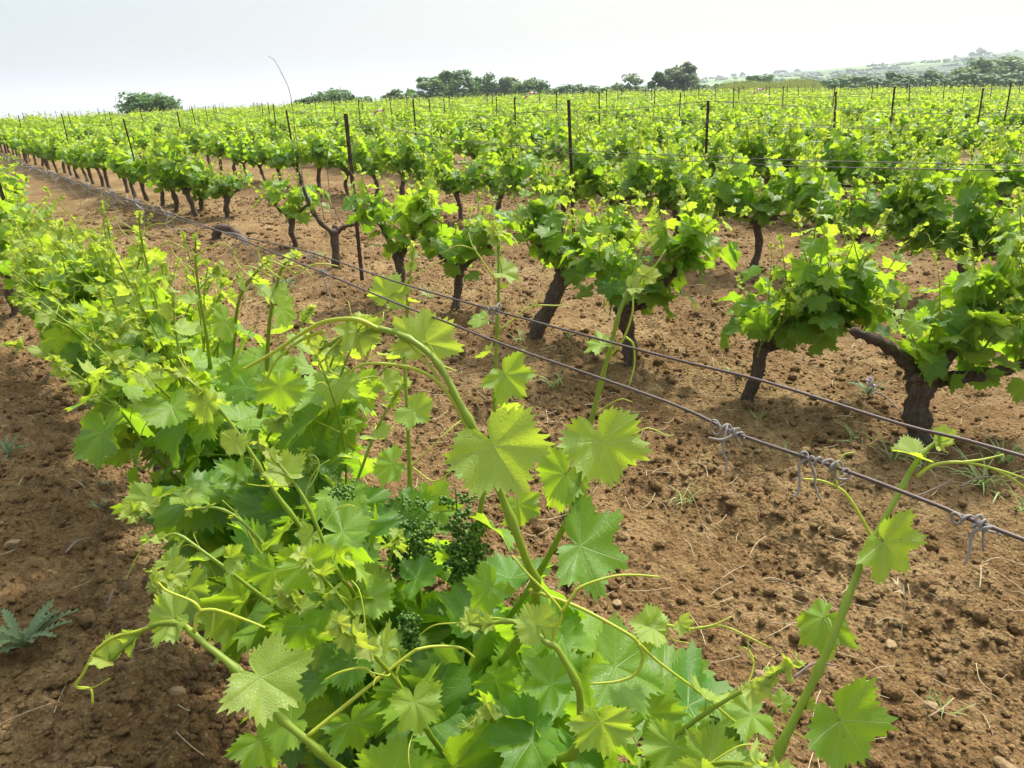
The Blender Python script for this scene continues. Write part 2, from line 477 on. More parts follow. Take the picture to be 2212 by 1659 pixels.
k = N('hill_slopes'); tcn = k.n('TexCoord'); o = tcn.outputs['Object']
mp = k.n('Mapping'); mp.inputs['Scale'].default_value = (.006, .003, .02); k.set(mp.inputs[0], o)
f = k.noise(1.0, 5, mp.outputs[0], .6)
c = k.ramp(f, (.38, (0.04, 0.08, 0.03)), (.47, (0.08, 0.15, 0.04)), (.55, (0.19, 0.29, 0.08)), (.66, (0.08, 0.15, 0.045)))
M['hill'] = k.done(k.pbr(c, .9, .1))
k = N('house_wall'); tcn = k.n('TexCoord'); M['wall'] = k.done(k.pbr(k.mix(k.noise(3, 3, tcn.outputs['Object']), (0.55, 0.5, 0.42), (0.7, 0.66, 0.58)), .9, .2))
k = N('roof_tiles'); tcn = k.n('TexCoord'); M['roof'] = k.done(k.pbr(k.mix(k.noise(5, 3, tcn.outputs['Object']), (0.35, 0.16, 0.09), (0.5, 0.27, 0.16)), .9, .2))
k = N('red_white_tape'); tcn = k.n('TexCoord'); sp = k.n('SeparateXYZ'); k.set(sp.inputs[0], tcn.outputs['Object'])
st = k.math('GREATER_THAN', k.math('FRACT', k.math('MULTIPLY', sp.outputs[0], 6.0)), .5)
M['tape'] = k.done(k.pbr(k.mix(st, (0.8, 0.78, 0.76), (0.6, 0.10, 0.09)), .5, .4))

# ---------------------------------------------------------------- ground, hills
def build_ground():
    az = np.concatenate([np.radians(np.linspace(-52, 52, 680)), np.radians(np.linspace(54, 306, 64))])
    r = [0.25]
    while r[-1] < 18: r.append(r[-1] + max(.006, r[-1] * .0058))
    while r[-1] < 9000: r.append(r[-1] * 1.05)
    r = np.array(r)
    A, Rr = np.meshgrid(az, r)
    x = np.sin(A) * Rr; y = np.cos(A) * Rr
    z = gz(x, y) + micro(x.ravel(), y.ravel()).reshape(x.shape)
    mb = MB(); n, mN = x.shape
    idx = np.arange(n * mN).reshape(n, mN)
    a = idx[:-1]; b = np.roll(a, -1, 1); c = idx[1:]; d = np.roll(c, -1, 1)
    f4 = np.stack([a, c, d, b], -1).reshape(-1, 4)
    V = np.stack([x, y, z], -1).reshape(-1, 3)
    f4 = f4[:, ::-1]
    V = np.vstack([V, [0, 0, z[0].mean()]])
    f3 = [(n * mN, idx[0][j], idx[0][(j + 1) % mN]) for j in range(mN)][::1]
    f3 = [(t[0], t[2], t[1]) for t in f3]
    mb.add(V, f3, f4)
    return tag(mb.build('ground', M['soil']), kind='structure')
build_ground()

HILLX = np.array([1100, 1185, 1250, 1330, 1420, 1500, 1600, 1750, 1900, 2030, 2212, 2600, 3200])
HILLP = np.array([2, 7, 8, 3, 8, 13, 17, 23, 30, 34, 41, 54, 58])
def hill_h(az, r):
    px = 1106 + FPX * np.tan(np.clip(az, -1.2, 1.2)) * .97
    top = np.interp(px, HILLX, HILLP) / FPX * 1300
    s = np.clip((r - 430) / 850, 0, 1)
    bumpy = 2.6 * (vnoise(az * 60, r * .01, 3) - .5) * np.clip(s * 3, 0, 1)
    return -6 + (top + 6) * s ** 1.25 + bumpy * (s < 1)
az = np.radians(np.linspace(-1, 62, 260)); rr = np.linspace(420, 1700, 60)
A, Rr = np.meshgrid(az, rr); x = np.sin(A) * Rr; y = np.cos(A) * Rr; z = hill_h(A, Rr)
mb = MB(); idx = np.arange(x.size).reshape(x.shape)
mb.add(np.stack([x, y, z], -1).reshape(-1, 3), None, np.stack([idx[:-1, :-1], idx[:-1, 1:], idx[1:, 1:], idx[1:, :-1]], -1).reshape(-1, 4))
tag(mb.build('hills', M['hill']), kind='structure')

# unit lump (icosphere, 42 verts)
def ico(level=1):
    t = (1 + 5 ** .5) / 2
    v = [(-1, t, 0), (1, t, 0), (-1, -t, 0), (1, -t, 0), (0, -1, t), (0, 1, t), (0, -1, -t), (0, 1, -t), (t, 0, -1), (t, 0, 1), (-t, 0, -1), (-t, 0, 1)]
    f = [(0, 11, 5), (0, 5, 1), (0, 1, 7), (0, 7, 10), (0, 10, 11), (1, 5, 9), (5, 11, 4), (11, 10, 2), (10, 7, 6), (7, 1, 8), (3, 9, 4), (3, 4, 2), (3, 2, 6), (3, 6, 8), (3, 8, 9), (4, 9, 5), (2, 4, 11), (6, 2, 10), (8, 6, 7), (9, 8, 1)]
    v = [unit(a) for a in v]
    for _ in range(level):
        mid = {}; g = []
        def md(a, b):
            key = (min(a, b), max(a, b))
            if key not in mid: mid[key] = len(v); v.append(unit(v[a] + v[b]))
            return mid[key]
        for a, b, c in f:
            x_, y_, z_ = md(a, b), md(b, c), md(c, a)
            g += [(a, x_, z_), (b, y_, x_), (c, z_, y_), (x_, y_, z_)]
        f = g
    return np.array(v), np.array(f)
ICO0, ICO1, ICO2 = ico(0), ico(1), ico(2)

def chip(mb, c, s, rng, **kw):
    V, F = ICO2; V = V.copy()
    for _ in range(9):
        n_ = unit(rng.normal(0, 1, 3)); t = rng.uniform(.4, .8); q = V @ n_; V = np.where((q > t)[:, None], V - n_ * (q - t)[:, None], V)
    V = V * np.array([rng.uniform(.9, 1.4), rng.uniform(.8, 1.2), rng.uniform(.55, .9)]) * s + rng.normal(0, s * .018, V.shape)
    a = rng.uniform(0, 6.28); Rm = np.array([[math.cos(a), -math.sin(a), 0], [math.sin(a), math.cos(a), 0], [0, 0, 1]])
    mb.add(V @ Rm.T + c, F, **kw)

def lump(mb, c, s, rng, tmpl=ICO1, rough=.3, flat=.7, fine=0.0, **kw):
    V, F = tmpl
    d = rng.normal(0, 1, (6, 3)); d /= np.linalg.norm(d, axis=1)[:, None]; am = rng.uniform(-rough, rough, 6)
    k_ = 1 + (np.clip(V @ d.T, -.2, 1) * am).sum(1) + rng.normal(0, 1, len(V)) * fine
    S = np.array([rng.uniform(.75, 1.25), rng.uniform(.75, 1.25), flat * rng.uniform(.8, 1.2)]) * s
    a = rng.uniform(0, 6.28); Rm = np.array([[math.cos(a), -math.sin(a), 0], [math.sin(a), math.cos(a), 0], [0, 0, 1]])
    mb.add((V * k_[:, None] * S) @ Rm.T + c, F, **kw)

rng = np.random.default_rng(11)
# scrub and hedges on the far hillside: one mass
mb = MB()
for i in range(9000):
    a = math.radians(rng.uniform(1, 44)); r_ = rng.uniform(480, 1285)
    if vnoise(np.array([a * 14 + r_ * .004]), np.array([r_ * .02]), 77)[0] + .35 * vnoise(np.array([a * 70]), np.array([r_ * .05]), 78)[0] < .88: continue
    s = rng.uniform(1.2, 3.3) * (1.2 if r_ < 800 else 1)
    c = np.array([math.sin(a) * r_, math.cos(a) * r_, float(hill_h(np.array([a]), np.array([r_]))[0]) + s * .4])
    for _ in range(2): lump(mb, c + rng.normal(0, s * .5, 3) * [1, 1, .4], s * rng.uniform(.6, 1), rng, ICO0, .4, .8, .12, rnd=rng.random())
for px, s, dz in ((2030, 9, 2), (2018, 6, 1), (2050, 5, 0), (1985, 5, 0), (1560, 6, 0), (1575, 5, 0), (1450, 5, 0), (2175, 6, 0), (1530, 6, 0), (1640, 6, 0), (1655, 5, 0), (1680, 5, 0)):
    a = math.atan((px - 1106) / FPX / .97); r_ = 1275
    for _ in range(9): lump(mb, np.array([math.sin(a) * r_, math.cos(a) * r_, float(hill_h(np.array([a]), np.array([r_]))[0]) + s * .25 + dz * .6]) + rng.normal(0, s * .42, 3) * [1, 1, .45], s * rng.uniform(.2, .45), rng, ICO1, .4, .8, .1, rnd=rng.random())
tag(mb.build('hillside_woods', M['oak']), 'hazy scrub and hedges covering the far hillside', 'woods', kind='stuff')

# ---------------------------------------------------------------- clods, stones, straw on the ground
mb = MB(); NC = 84000
cd = 1.0 + 14 * rng.random(NC) ** 1.2; ca = np.radians(rng.uniform(-46, 46, NC)); cx, cyy = np.sin(ca) * cd, np.cos(ca) * cd
keep = vnoise(cx * 1.7, cyy * 1.7, 12) > rng.uniform(-.1, .6, NC); cd, cx, cyy = cd[keep], cx[keep], cyy[keep]
cz_ = gz(cx, cyy) + micro(cx, cyy); cs = np.minimum(.021, .0028 * np.exp(rng.normal(.35, .62, len(cx)))) * (1 + cd * .12)
for d, x, y, z, s in zip(cd, cx, cyy, cz_, cs):
    lump(mb, np.array([x, y, z + s * .1]), s, rng, ICO2 if s > .016 and d < 5 else ICO1 if s > .008 and d < 5 else ICO0, .45, .75, .1, rnd=rng.random())
tag(mb.build('soil_clods', M['soil']), 'loose crumbly clods of brown earth between the rows', 'soil', kind='stuff')
mb = MB()
for i in range(900):
    d = 1.1 + 8 * rng.random() ** 1.5; a = math.radians(rng.uniform(-46, 46)); x, y = math.sin(a) * d, math.cos(a) * d
    s = min(.011, .003 * math.exp(rng.normal(.2, .5)))
    chip(mb, np.array([x, y, gzf(x, y) + s * .2]), s, rng, rnd=rng.random())
tag(mb.build('pebbles', M['stone'], smoothed=False), 'small pale pebbles scattered in the tilled soil', 'pebbles', kind='stuff')
mb = MB()
for i in range(2300):
    d = 1.6 + 13 * rng.random() ** 1.1; a = math.radians(rng.uniform(-42, 42)); x, y = math.sin(a) * d, math.cos(a) * d
    v_ = x * VD[0] + y * VD[1]
    if v_ < 1.2 and rng.random() < .75: continue
    L = rng.uniform(.03, .16); t = rng.uniform(0, 6.28); z = gzf(x, y) + .012
    bend = rng.normal(0, .25)
    pts = [np.array([x + math.cos(t + bend * q) * L * q, y + math.sin(t + bend * q) * L * q, z + rng.uniform(-.004, .02)]) for q in (0, .5, 1)]
    mb.tube(smooth(pts, 3), [.0011 + .00013 * d] * 7, 4, rnd=rng.random())
tag(mb.build('straw_litter', M['straw']), 'dry straw bits littering the bare soil', 'straw', kind='stuff')

STONES = [(35, 1183, 40, 'pale lump of stone on the dark soil left of the vines'), (2013, 1519, 30, 'smooth egg-shaped buff stone beside a small green grass tuft'),
          (1640, 1458, 34, 'broad flat buff stone behind the tall right-hand vine shoot'), (1684, 1478, 42, 'whitish angular stone left of the right shoot'),
          (1643, 1508, 28, 'small white-topped stone below the whitish angular one'), (2036, 1437, 30, 'elongated cream stone like a finger on the soil'),
          (2176, 1648, 32, 'orange-brown stone in the bottom right corner'), (1926, 1374, 20, 'round grey stone at the foot of the dry stalk'),
          (1822, 905, 22, 'round buff stone with a grass stem before the thick forked trunk'), (1330, 1290, 26, 'rounded ochre stone peeping out right of the big leaf'),
          (545, 1448, 26, 'buff pebble-like stone under the lower left shoot'), (388, 1530, 34, 'squarish brown stone half sunk at the lower left'),
          (1530, 1110, 30, 'round pinkish stone below the lower trellis wire')]
for x, y, w, lab in STONES:
    g = gnd(x, y); dist = np.linalg.norm(g - CAMP); s = w / FPX * dist * .5
    mb = MB(); egg = 'egg' in lab; (lump(mb, np.zeros(3), s, rng, ICO2, .1, .8, 0, rnd=.9) if egg else chip(mb, np.zeros(3), s, rng, rnd=rng.random()))
    o = mb.build('stone', M['stone'], loc=(g[0], g[1], gzf(g[0], g[1]) + s * .12), smoothed=egg); tag(o, lab, 'stone', 'larger stones on the soil')
TWIGS = [(150, 1222, 206, 1182, 5, 'short brown dead twig lying on soil at far left'), (245, 1345, 262, 1320, 5, 'stubby pale twig end lying in the shade at lower left'),
         (2065, 1100, 2140, 1060, 4, 'grey dead cane lying by the grass at right edge'), (1960, 1110, 2050, 1075, 4, 'thin brown twig lying near the grey cane at right'),
         (1655, 1240, 1712, 1258, 4, 'bleached twig curving over the soil below the lower wire'), (1715, 1262, 1760, 1290, 3, 'pale straight straw stalk on bare soil right of the bleached twig'),
         (1710, 1475, 1800, 1455, 6, 'brown forked root twig lying behind the right shoot'), (1890, 860, 1945, 925, 4, 'curved grey twig leaning toward the thick forked trunk')]
for x0, y0, x1, y1, w, lab in TWIGS:
    a, b = gnd(x0, y0), gnd(x1, y1); a[2] = gzf(a[0], a[1]) + .02; b[2] = gzf(b[0], b[1]) + .02
    r_ = w / FPX * np.linalg.norm(a - CAMP) * .5; mid = (a + b) / 2 + np.array([rng.normal(0, .015), rng.normal(0, .015), .02])
    mb = MB(); p = smooth([a, mid, b], 4); mb.tube(p - a, r_ * np.linspace(1, .6, len(p)), 6, .3, rng)
    tag(mb.build('dead_twig', M['twig'], loc=a), lab, 'twig', 'dead twigs on the soil')

# ---------------------------------------------------------------- leaves
_TH = [0, 24, 50, 78, 105, 130, 150, 166, 180]
_RR = [1.0, .74, .97, .69, .90, .66, .62, .46, .06]
def leaf_template(nt_, rings, teeth):
    t = np.linspace(-math.pi, math.pi, nt_, endpoint=False)
    a = np.degrees(np.abs(t))
    base = np.interp(a, _TH, _RR)
    # soften lobes a little
    base = .6 * base + .2 * np.interp(np.clip(a + 6, 0, 180), _TH, _RR) + .2 * np.interp(np.abs(a - 6), _TH, _RR)
    if teeth:
        ph = (a / 180 * teeth) % 1.0
        saw = np.array([-.75, -.1, 1.0, .15])[np.arange(nt_) % 4] if nt_ == teeth * 4 else np.where(np.arange(nt_) % 2 == 0, 1.0, -.7)
        fade = np.clip((172 - a) / 20, 0, 1)
        base = base * (1 + .092 * saw * fade)
    fr = np.linspace(0, 1, rings + 1)[1:]
    V = [np.zeros((1, 2))]
    for q in fr:
        rad = base * q if q == 1 else base * q * .98
        V.append(np.stack([np.sin(t) * rad, np.cos(t) * rad], 1))
    V = np.vstack(V)
    f3 = [(0, 1 + (j + 1) % nt_, 1 + j) for j in range(nt_)]
    f4 = []
    for i in range(rings - 1):
        o = 1 + i * nt_
        f4 += [(o + j, o + (j + 1) % nt_, o + nt_ + (j + 1) % nt_, o + nt_ + j) for j in range(nt_)]
    return V, np.array(f3), np.array(f4).reshape(-1, 4)
LT = {0: leaf_template(144, 6, 36), 1: leaf_template(48, 2, 24), 2: leaf_template(16, 1, 0), 3: leaf_template(7, 1, 0)}

def leaf(mb, lod, J, tip, nrm, s, age, rng, curl=None, fold=None, wave=None):
    """blade with its stalk end at J, pointing along tip, upper face along nrm; s = stalk end to tip"""
    V2, f3, f4 = LT[lod]
    yv = unit(tip); zv = unit(np.asarray(nrm) - yv * (np.asarray(nrm) @ yv)); xv = np.cross(yv, zv)
    x, y = V2[:, 0] * rng.uniform(1.0, 1.2), V2[:, 1]
    if lod <= 1:
        rr0 = np.hypot(V2[:, 0], V2[:, 1]); tt = np.arctan2(V2[:, 0], V2[:, 1]); prof = np.interp(np.degrees(np.abs(tt)), _TH[:-1], _RR[:-1])
        g_ = prof ** rng.uniform(-.4, .65) * (1 + .05 * np.sin(tt * 2 + rng.uniform(0, 6)) + .035 * np.sin(tt * 5 + rng.uniform(0, 6))) * (1 + rng.normal(0, .022, len(tt)) * (rr0 > .9 * prof * .6))
        x, y = x * g_, y * g_
    curl = rng.normal(.22, .2) if curl is None else curl
    fold = rng.normal(.16, .12) if fold is None else fold
    wave = rng.uniform(.05, .13) if wave is None else wave
    r2 = x * x + y * y
    z = fold * np.abs(x) - curl * (y * np.abs(y)) * .8 - .22 * r2 * (curl > 0) * np.abs(curl) + rng.normal(0, .1) * x * y
    th = np.arctan2(np.abs(V2[:, 0]), V2[:, 1]); rr = np.sqrt(r2)
    if lod <= 1:
        z = z + wave * rr * rr * np.sin(th * 7.2 + rng.uniform(0, 6)) + wave * .7 * rr * rr * np.sin(np.arctan2(V2[:, 0], V2[:, 1]) * 3 + rng.uniform(0, 6))
    if lod == 0:
        z = z + .05 * rr * np.abs(np.sin(th * 3.35)) ** .8 + .03 * (vnoise(x * 5 + rng.uniform(0, 90), y * 5, 3) - .5) + rng.uniform(-.05, .12) * rr ** 3
    W3 = J + s * (x[:, None] * xv + y[:, None] * yv + z[:, None] * zv)
    luv = np.stack([V2[:, 0], V2[:, 1], np.full(len(V2), rng.uniform(0, 50))], 1)
    mb.add(W3, f3, f4, luv, age=age, rnd=rng.random())

def curl_tendril(mb, p, d, L, rng, r=.0011, branch=True, n=9, sides=5):
    """a forked tendril: straight, then bending to a hook"""
    d = unit(d); ax = unit(rng.normal(0, 1, 3)); pts = [p]; k = rng.uniform(.5, 2.6)
    for i in range(n):
        t = i / n; w = k * (t ** 2) * 1.3
        ax_ = unit(ax - d * (ax @ d))
        d = unit(d * math.cos(w * .5) + np.cross(ax_, d) * math.sin(w * .5) + rng.normal(0, .05, 3))
        pts.append(pts[-1] + d * L / n)
    mb.tube(smooth(pts, 2), np.linspace(r, r * .5, 2 * n + 1), sides, rnd=rng.random(), mat=1)
    if branch:
        j = n // 2; curl_tendril(mb, pts[j], unit(pts[j] - pts[j - 1]) + rng.normal(0, .5, 3), L * .6, rng, r * .8, False, n - 2, sides)

SUNV = np.array(SUN_DIR)
def leaf_frame(out, rng, tiltk=.45):
    out = unit(out)
    nrm = unit(np.array([0, 0, 1.0]) * .55 + out * .72 + SUNV * .2 + rng.normal(0, tiltk, 3))
    tip = unit(out * .75 + np.array([0, 0, -.55]) + rng.normal(0, .3, 3))
    return tip, nrm

def dress(pts, rng, lod, fol, ten, shoot, size=.075, young=6, start=.08, gap=.06, tend=.6, side0=None, bend=None, stalk=.6, ten_r=.0011):
    """leaves, stalks and tendrils along a shoot's polyline pts; the last `young` nodes taper to the tip"""
    L = np.concatenate([[0], np.cumsum(np.linalg.norm(np.diff(pts, axis=0), axis=1))]); tot = L[-1]
    n = max(3, int((tot - start) / gap)); side = rng.choice([-1, 1]); az = rng.uniform(0, 6.28) if side0 is None else side0
    for i in range(n + 1):
        q = start + (tot - start) * i / n
        p = np.array([np.interp(q, L, pts[:, c]) for c in range(3)])
        p2 = np.array([np.interp(min(tot, q + .02), L, pts[:, c]) for c in range(3)]); p1 = np.array([np.interp(max(0, q - .02), L, pts[:, c]) for c in range(3)])
        T = unit(p2 - p1)
        left = n - i
        k = min(1.0, (left + .8) / young) ** 1.2
        s = size * max(.16, k) * rng.uniform(.8, 1.15) * (.85 if i == 0 else 1)
        age = min(1, max(0, (left - 1) / (young * 1.15))) * rng.uniform(.75, 1.0)
        perp = np.array([math.cos(az), math.sin(az), 0]); perp = unit(perp - T * (perp @ T))
        out = perp * side * (1 if left > 1 else .5) + T * (.25 + .6 * (1 - k)) + rng.normal(0, .18, 3)
        out = unit(out)
        pl = s * stalk * rng.uniform(.7, 1.3)
        J = p + out * pl + np.array([0, 0, pl * .12])
        if lod <= 1 and shoot is not None:
            r_ = max(.0007, s * .016)
            shoot.tube([p, p + out * pl * .55 + np.array([0, 0, pl * .12]), J], [r_ * 1.2, r_, r_], 5 if lod == 0 else 3, cap=False, rnd=rng.random())
        oh = unit(out * np.array([1, 1, .35]))
        tip, nrm = leaf_frame(oh, rng)
        kw = dict(fold=rng.normal(.45, .12), curl=rng.normal(0, .15)) if k < .5 else {}
        leaf(fol, lod, J, tip, nrm, s, age, rng, **kw)
        if ten is not None and lod <= 1 and i > 1 and left > 0 and rng.random() < tend:
            d = -perp * side + T * .8 + np.array([0, 0, .3]) + rng.normal(0, .3, 3)
            curl_tendril(ten, p, d, rng.uniform(.07, .17) * (1 if left > 2 else .6), rng, ten_r, rng.random() < .6, 8 if lod == 0 else 5, 5 if lod == 0 else 3)
        side = -side; az += rng.normal(0, .4)
    if lod <= 1:
        T = unit(pts[-1] - pts[-3])
        for q in range(4):
            leaf(fol, lod, pts[-1] - T * .012 * q, unit(T * .8 + rng.normal(0, .55, 3)), unit(rng.normal(0, .6, 3) + [0, 0, .5] - T * .3), size * rng.uniform(.13, .27), 0.02, rng, fold=.6, curl=.1)

def shoot_path(p0, d, L, rng, droop=.25, n=8, wob=.12):
    pts = [np.array(p0, float)]; d = unit(d); b = rng.normal(0, wob, 3)
    for i in range(n):
        d = unit(d + b / n * 2 + np.array([0, 0, (.45 if i < n * .4 else -droop) / n * 2]) + rng.normal(0, wob * .5, 3))
        pts.append(pts[-1] + d * L / n)
    return smooth(pts, 2)

def bunch(mb, p, L, rng):
    """young flower cluster: tiny green buds in grouped wings on a stalk"""
    mb.tube([p + np.array([0, 0, L * .12]), p, p - np.array([0, 0, L])], [.0016, .0013, .0008], 5, rnd=.5)
    for i in range(13):
        t = i / 12; c = p - np.array([0, 0, L * t]); w = (.20 * (1 - t) ** .8 + .05) * L; a = i * 2.4
        e = c + np.array([math.cos(a) * w, math.sin(a) * w, -w * .15])
        mb.tube([c, e], [.0008, .0006], 4, rnd=.6)
        for j in range(26):
            q = c + (e - c) * rng.uniform(.2, 1.1) + rng.normal(0, .0052, 3)
            V, F = ICO0
            mb.add(V * rng.uniform(.0028, .0040) + q, F, rnd=rng.random())

def trunk_mesh(mb, base, head, r0, rng, mid=None, arms=(), sides=12):
    base, head = np.asarray(base, float), np.asarray(head, float)
    ax = head - base
    if mid is None: mid = base + ax * .5 + np.array([rng.normal(0, .02), rng.normal(0, .02), 0])
    c = smooth([base - np.array([0, 0, .06]), base + ax * .12, mid, base + ax * .85, head], 5)
    t = np.linspace(0, 1, len(c))
    rad = r0 * (1.35 - .75 * np.clip(t * 4, 0, 1) * .55 + .28 * np.clip((t - .7) / .3, 0, 1)) * (1 + .16 * np.sin(t * 19 + rng.uniform(0, 6)) * rng.uniform(.4, 1))
    mb.tube(c, rad, sides, .34, rng, rnd=rng.random())
    for a in range(3):                                   # spur knuckles on the head
        q = head + rng.normal(0, r0 * .45, 3) - np.array([0, 0, r0 * .3]); lump(mb, q, r0 * rng.uniform(.5, .8), rng, ICO1, .35, .9, rnd=rng.random())
    for a in arms:
        a = [np.asarray(q, float) for q in a]
        c = smooth([head - np.array([0, 0, r0 * .6])] + a, 5)
        mb.tube(c, np.linspace(r0 * .62, r0 * .34, len(c)) * (1 + .22 * np.sin(np.arange(len(c)) * 1.9)), 9, .45, rng, rnd=rng.random())

UD3 = np.array([UD[0], UD[1], 0]); VD3 = np.array([VD[0], VD[1], 0])
def make_vine(seed, lod, nsh=9, base=None, head=None, r0=.036, spread=.36, lens=(.38, .72), size=.072, arms='auto', split=True, along=None, leafgap=.058, sides=12,
              up=.85, tend=.5, name='grapevine', young=6, bare=(), leaders=0):
    """one grapevine in local coordinates (base at the origin)"""
    rng = np.random.default_rng(seed); al = UD3 if along is None else along
    head = np.array([rng.normal(0, .05), rng.normal(0, .05), rng.uniform(.36, .46)]) if head is None else np.asarray(head, float)
    root = empty(name)
    tb = MB()
    if arms == 'auto':
        arms = [[head + al * s * spread * .5 + np.array([0, 0, .05]), head + al * s * spread + np.array([0, 0, .07 + rng.normal(0, .03)])] for s in (-1, 1)]
    trunk_mesh(tb, np.zeros(3), head, r0, rng, arms=list(arms) + list(bare), sides=sides)
    tb.build('trunk', M['bark'], root)
    lm = M['leaf'] if lod <= 1 else M['leaf_plain']
    allf = MB()
    tips = [head] + [np.asarray(q, float) for a in arms for q in a]
    for i in range(nsh):
        q = tips[i % len(tips)] + rng.normal(0, .03, 3); q[2] = max(q[2], head[2] - .03)
        off = q - head
        d = al * (rng.normal(0, .35) + 1.0 * (off @ al)) + np.cross(al, [0, 0, 1]) * rng.normal(0, .55) + np.array([0, 0, up])
        pts = shoot_path(q, d, rng.uniform(*lens), rng, rng.uniform(.05, .7))
        if split:
            sb, fb = MB(), MB()
            sb.tube(pts, np.linspace(.0054, .002, len(pts)), 6 if lod == 0 else 4, rnd=rng.random())
            dress(pts, rng, lod, fb, sb, sb, size, young=young, tend=tend, gap=leafgap, ten_r=.0014)
            so = sb.build('shoot', [M['stem'], M['tendril']], root)
            fb.build('foliage', lm, so)
        else:
            dress(pts, rng, lod, allf, None, None, size, tend=0, gap=leafgap)
    for i in range(leaders):                             # thin leading shoots above the rest, with many tendrils
        q = tips[rng.integers(len(tips))] + rng.normal(0, .05, 3)
        d = al * rng.normal(0, .4) + np.cross(al, [0, 0, 1]) * rng.normal(0, .35) + np.array([0, 0, 1.3])
        pts = shoot_path(q, d, lens[1] * rng.uniform(.95, 1.2), rng, rng.uniform(0, .35))
        sb, fb = MB(), MB(); sb.tube(pts, np.linspace(.0042, .0014, len(pts)), 6 if lod == 0 else 4, rnd=rng.random())
        dress(pts, rng, lod, fb, sb, sb, size * .62, young=8, start=.3, gap=.07, tend=.95, ten_r=.0015)
        so = sb.build('shoot', [M['stem'], M['tendril']], root); fb.build('foliage', lm, so)
    # old leaves low in the head
    mass = MB() if split else allf
    for i in range(int(nsh * 3.4)):
        q = tips[rng.integers(len(tips))] + np.array([0, 0, rng.uniform(-.01, .2)]) + al * np.clip(rng.normal(0, .13), -.2, .2) + np.cross(al, [0, 0, 1]) * np.clip(rng.normal(0, .11), -.15, .15)
        o_ = unit((q - head) * np.array([1, 1, .2]) + rng.normal(0, .06, 3)); tip, nrm = leaf_frame(o_, rng, .4)
        leaf(mass, lod, q, tip, nrm, size * rng.uniform(.75, 1.15), rng.uniform(.65, 1), rng)
    mass.build('foliage', lm, root)
    return root

# ---------------------------------------------------------------- vines: the near row
def at_uv(u, v):
    p = uv2xy(u, v); return np.array([p[0], p[1], float(gz(p[0], p[1]) + micro(p[:1], p[1:])[0]) * 1.0])

VG = 'grapevines planted in rows'
def hero_leaf(fb, root_loc, jx, jy, tx, ty, d, age, rng, face=.6, dz=0.0, sb=None, stem=None, lod=0, right=0.0, **kw):
    J = P(jx, jy, d); T_ = P(tx, ty, d + dz); s = np.linalg.norm(T_ - J) * .75
    cam_dir = unit(CAMP - J); nrm = unit(cam_dir * face + np.array([0, 0, 1]) * (1 - face) + _R * right + rng.normal(0, .08, 3))
    leaf(fb, lod, J - root_loc, T_ - J, nrm, s, age, rng, **kw)
    if sb is not None and stem is not None:
        a = P(*stem) - root_loc; b = J - root_loc; mid = (a + b) / 2 + np.array([0, 0, .008])
        r_ = max(.0009, s * .015); sb.tube(smooth([a, mid, b], 3), r_, 6, rnd=rng.random())

def traced(pts, loc):
    """px, py, depth rows -> smooth 3-D polyline in local coordinates"""
    return smooth([P(*q) - loc for q in pts], 5)

def traced_shoot(root, pts, r0, r1, rng, leaves=(), tendrils=(), auto=None, mat='stem', nodes=True):
    loc = np.array(root.location); sb, fb, tn = MB(), MB(), []
    c = traced(pts, loc); n = len(c); rad = np.linspace(r0, r1, n)
    if nodes: rad = rad * (1 + .42 * np.exp(-((np.arange(n) % 6) / .7) ** 2)); c = c + np.outer(np.where((np.arange(n) // 6) % 2 == 0, 1, -1) * np.abs(np.sin(np.arange(n) / 6 * math.pi)) * rad * .35, _R)
    sb.tube(c, rad, 10, .05, rng, rnd=rng.random())
    for lf in leaves:
        lf = dict(lf); q = lf.pop('q'); hero_leaf(fb, loc, *q, rng, sb=sb, **lf)
    for tpts, r_ in tendrils:
        t = traced(tpts, loc); t_ = MB(); t_.tube(t, np.linspace(r_, r_ * .55, len(t)), 7, rnd=rng.random()); tn.append(t_)
    if auto:
        dress(c, rng, 0, fb, sb, sb, **auto)
    o = sb.build('shoot', [M[mat], M['tendril']], root)
    if fb.n: fb.build('foliage', M['leaf'], o)
    for t_ in tn: t_.build('tendril', M['tendril'], o)
    return o

# the vine in front of the camera
HB = at_uv(.92, .5); rng = np.random.default_rng(5)
hero = make_vine(112, 0, nsh=8, head=(0, 0, .48), r0=.045, spread=.36, lens=(.30, .52), size=.088, tend=.4, leafgap=.062, up=.9)
hero.location = HB
tag(hero, 'lush grapevine filling the foreground with an arching green shoot and bud clusters', 'grapevine', VG)
fill = MB(); hd = HB + np.array([0, 0, .48])
for i in range(150):                                     # broad old leaves crowding the head
    q = hd + UD3 * np.clip(rng.normal(.02, .2), -.36, .42) + VD3 * np.clip(rng.normal(.02, .12), -.2, .26) + np.array([0, 0, rng.uniform(-.12, .22)])
    o_ = unit((q - hd) * np.array([1, 1, .2]) + rng.normal(0, .08, 3)); tip, nrm = leaf_frame(o_, rng, .38)
    leaf(fill, 0, q - HB, tip, nrm, .088 * rng.uniform(.75, 1.3), rng.uniform(.5, 1), rng)
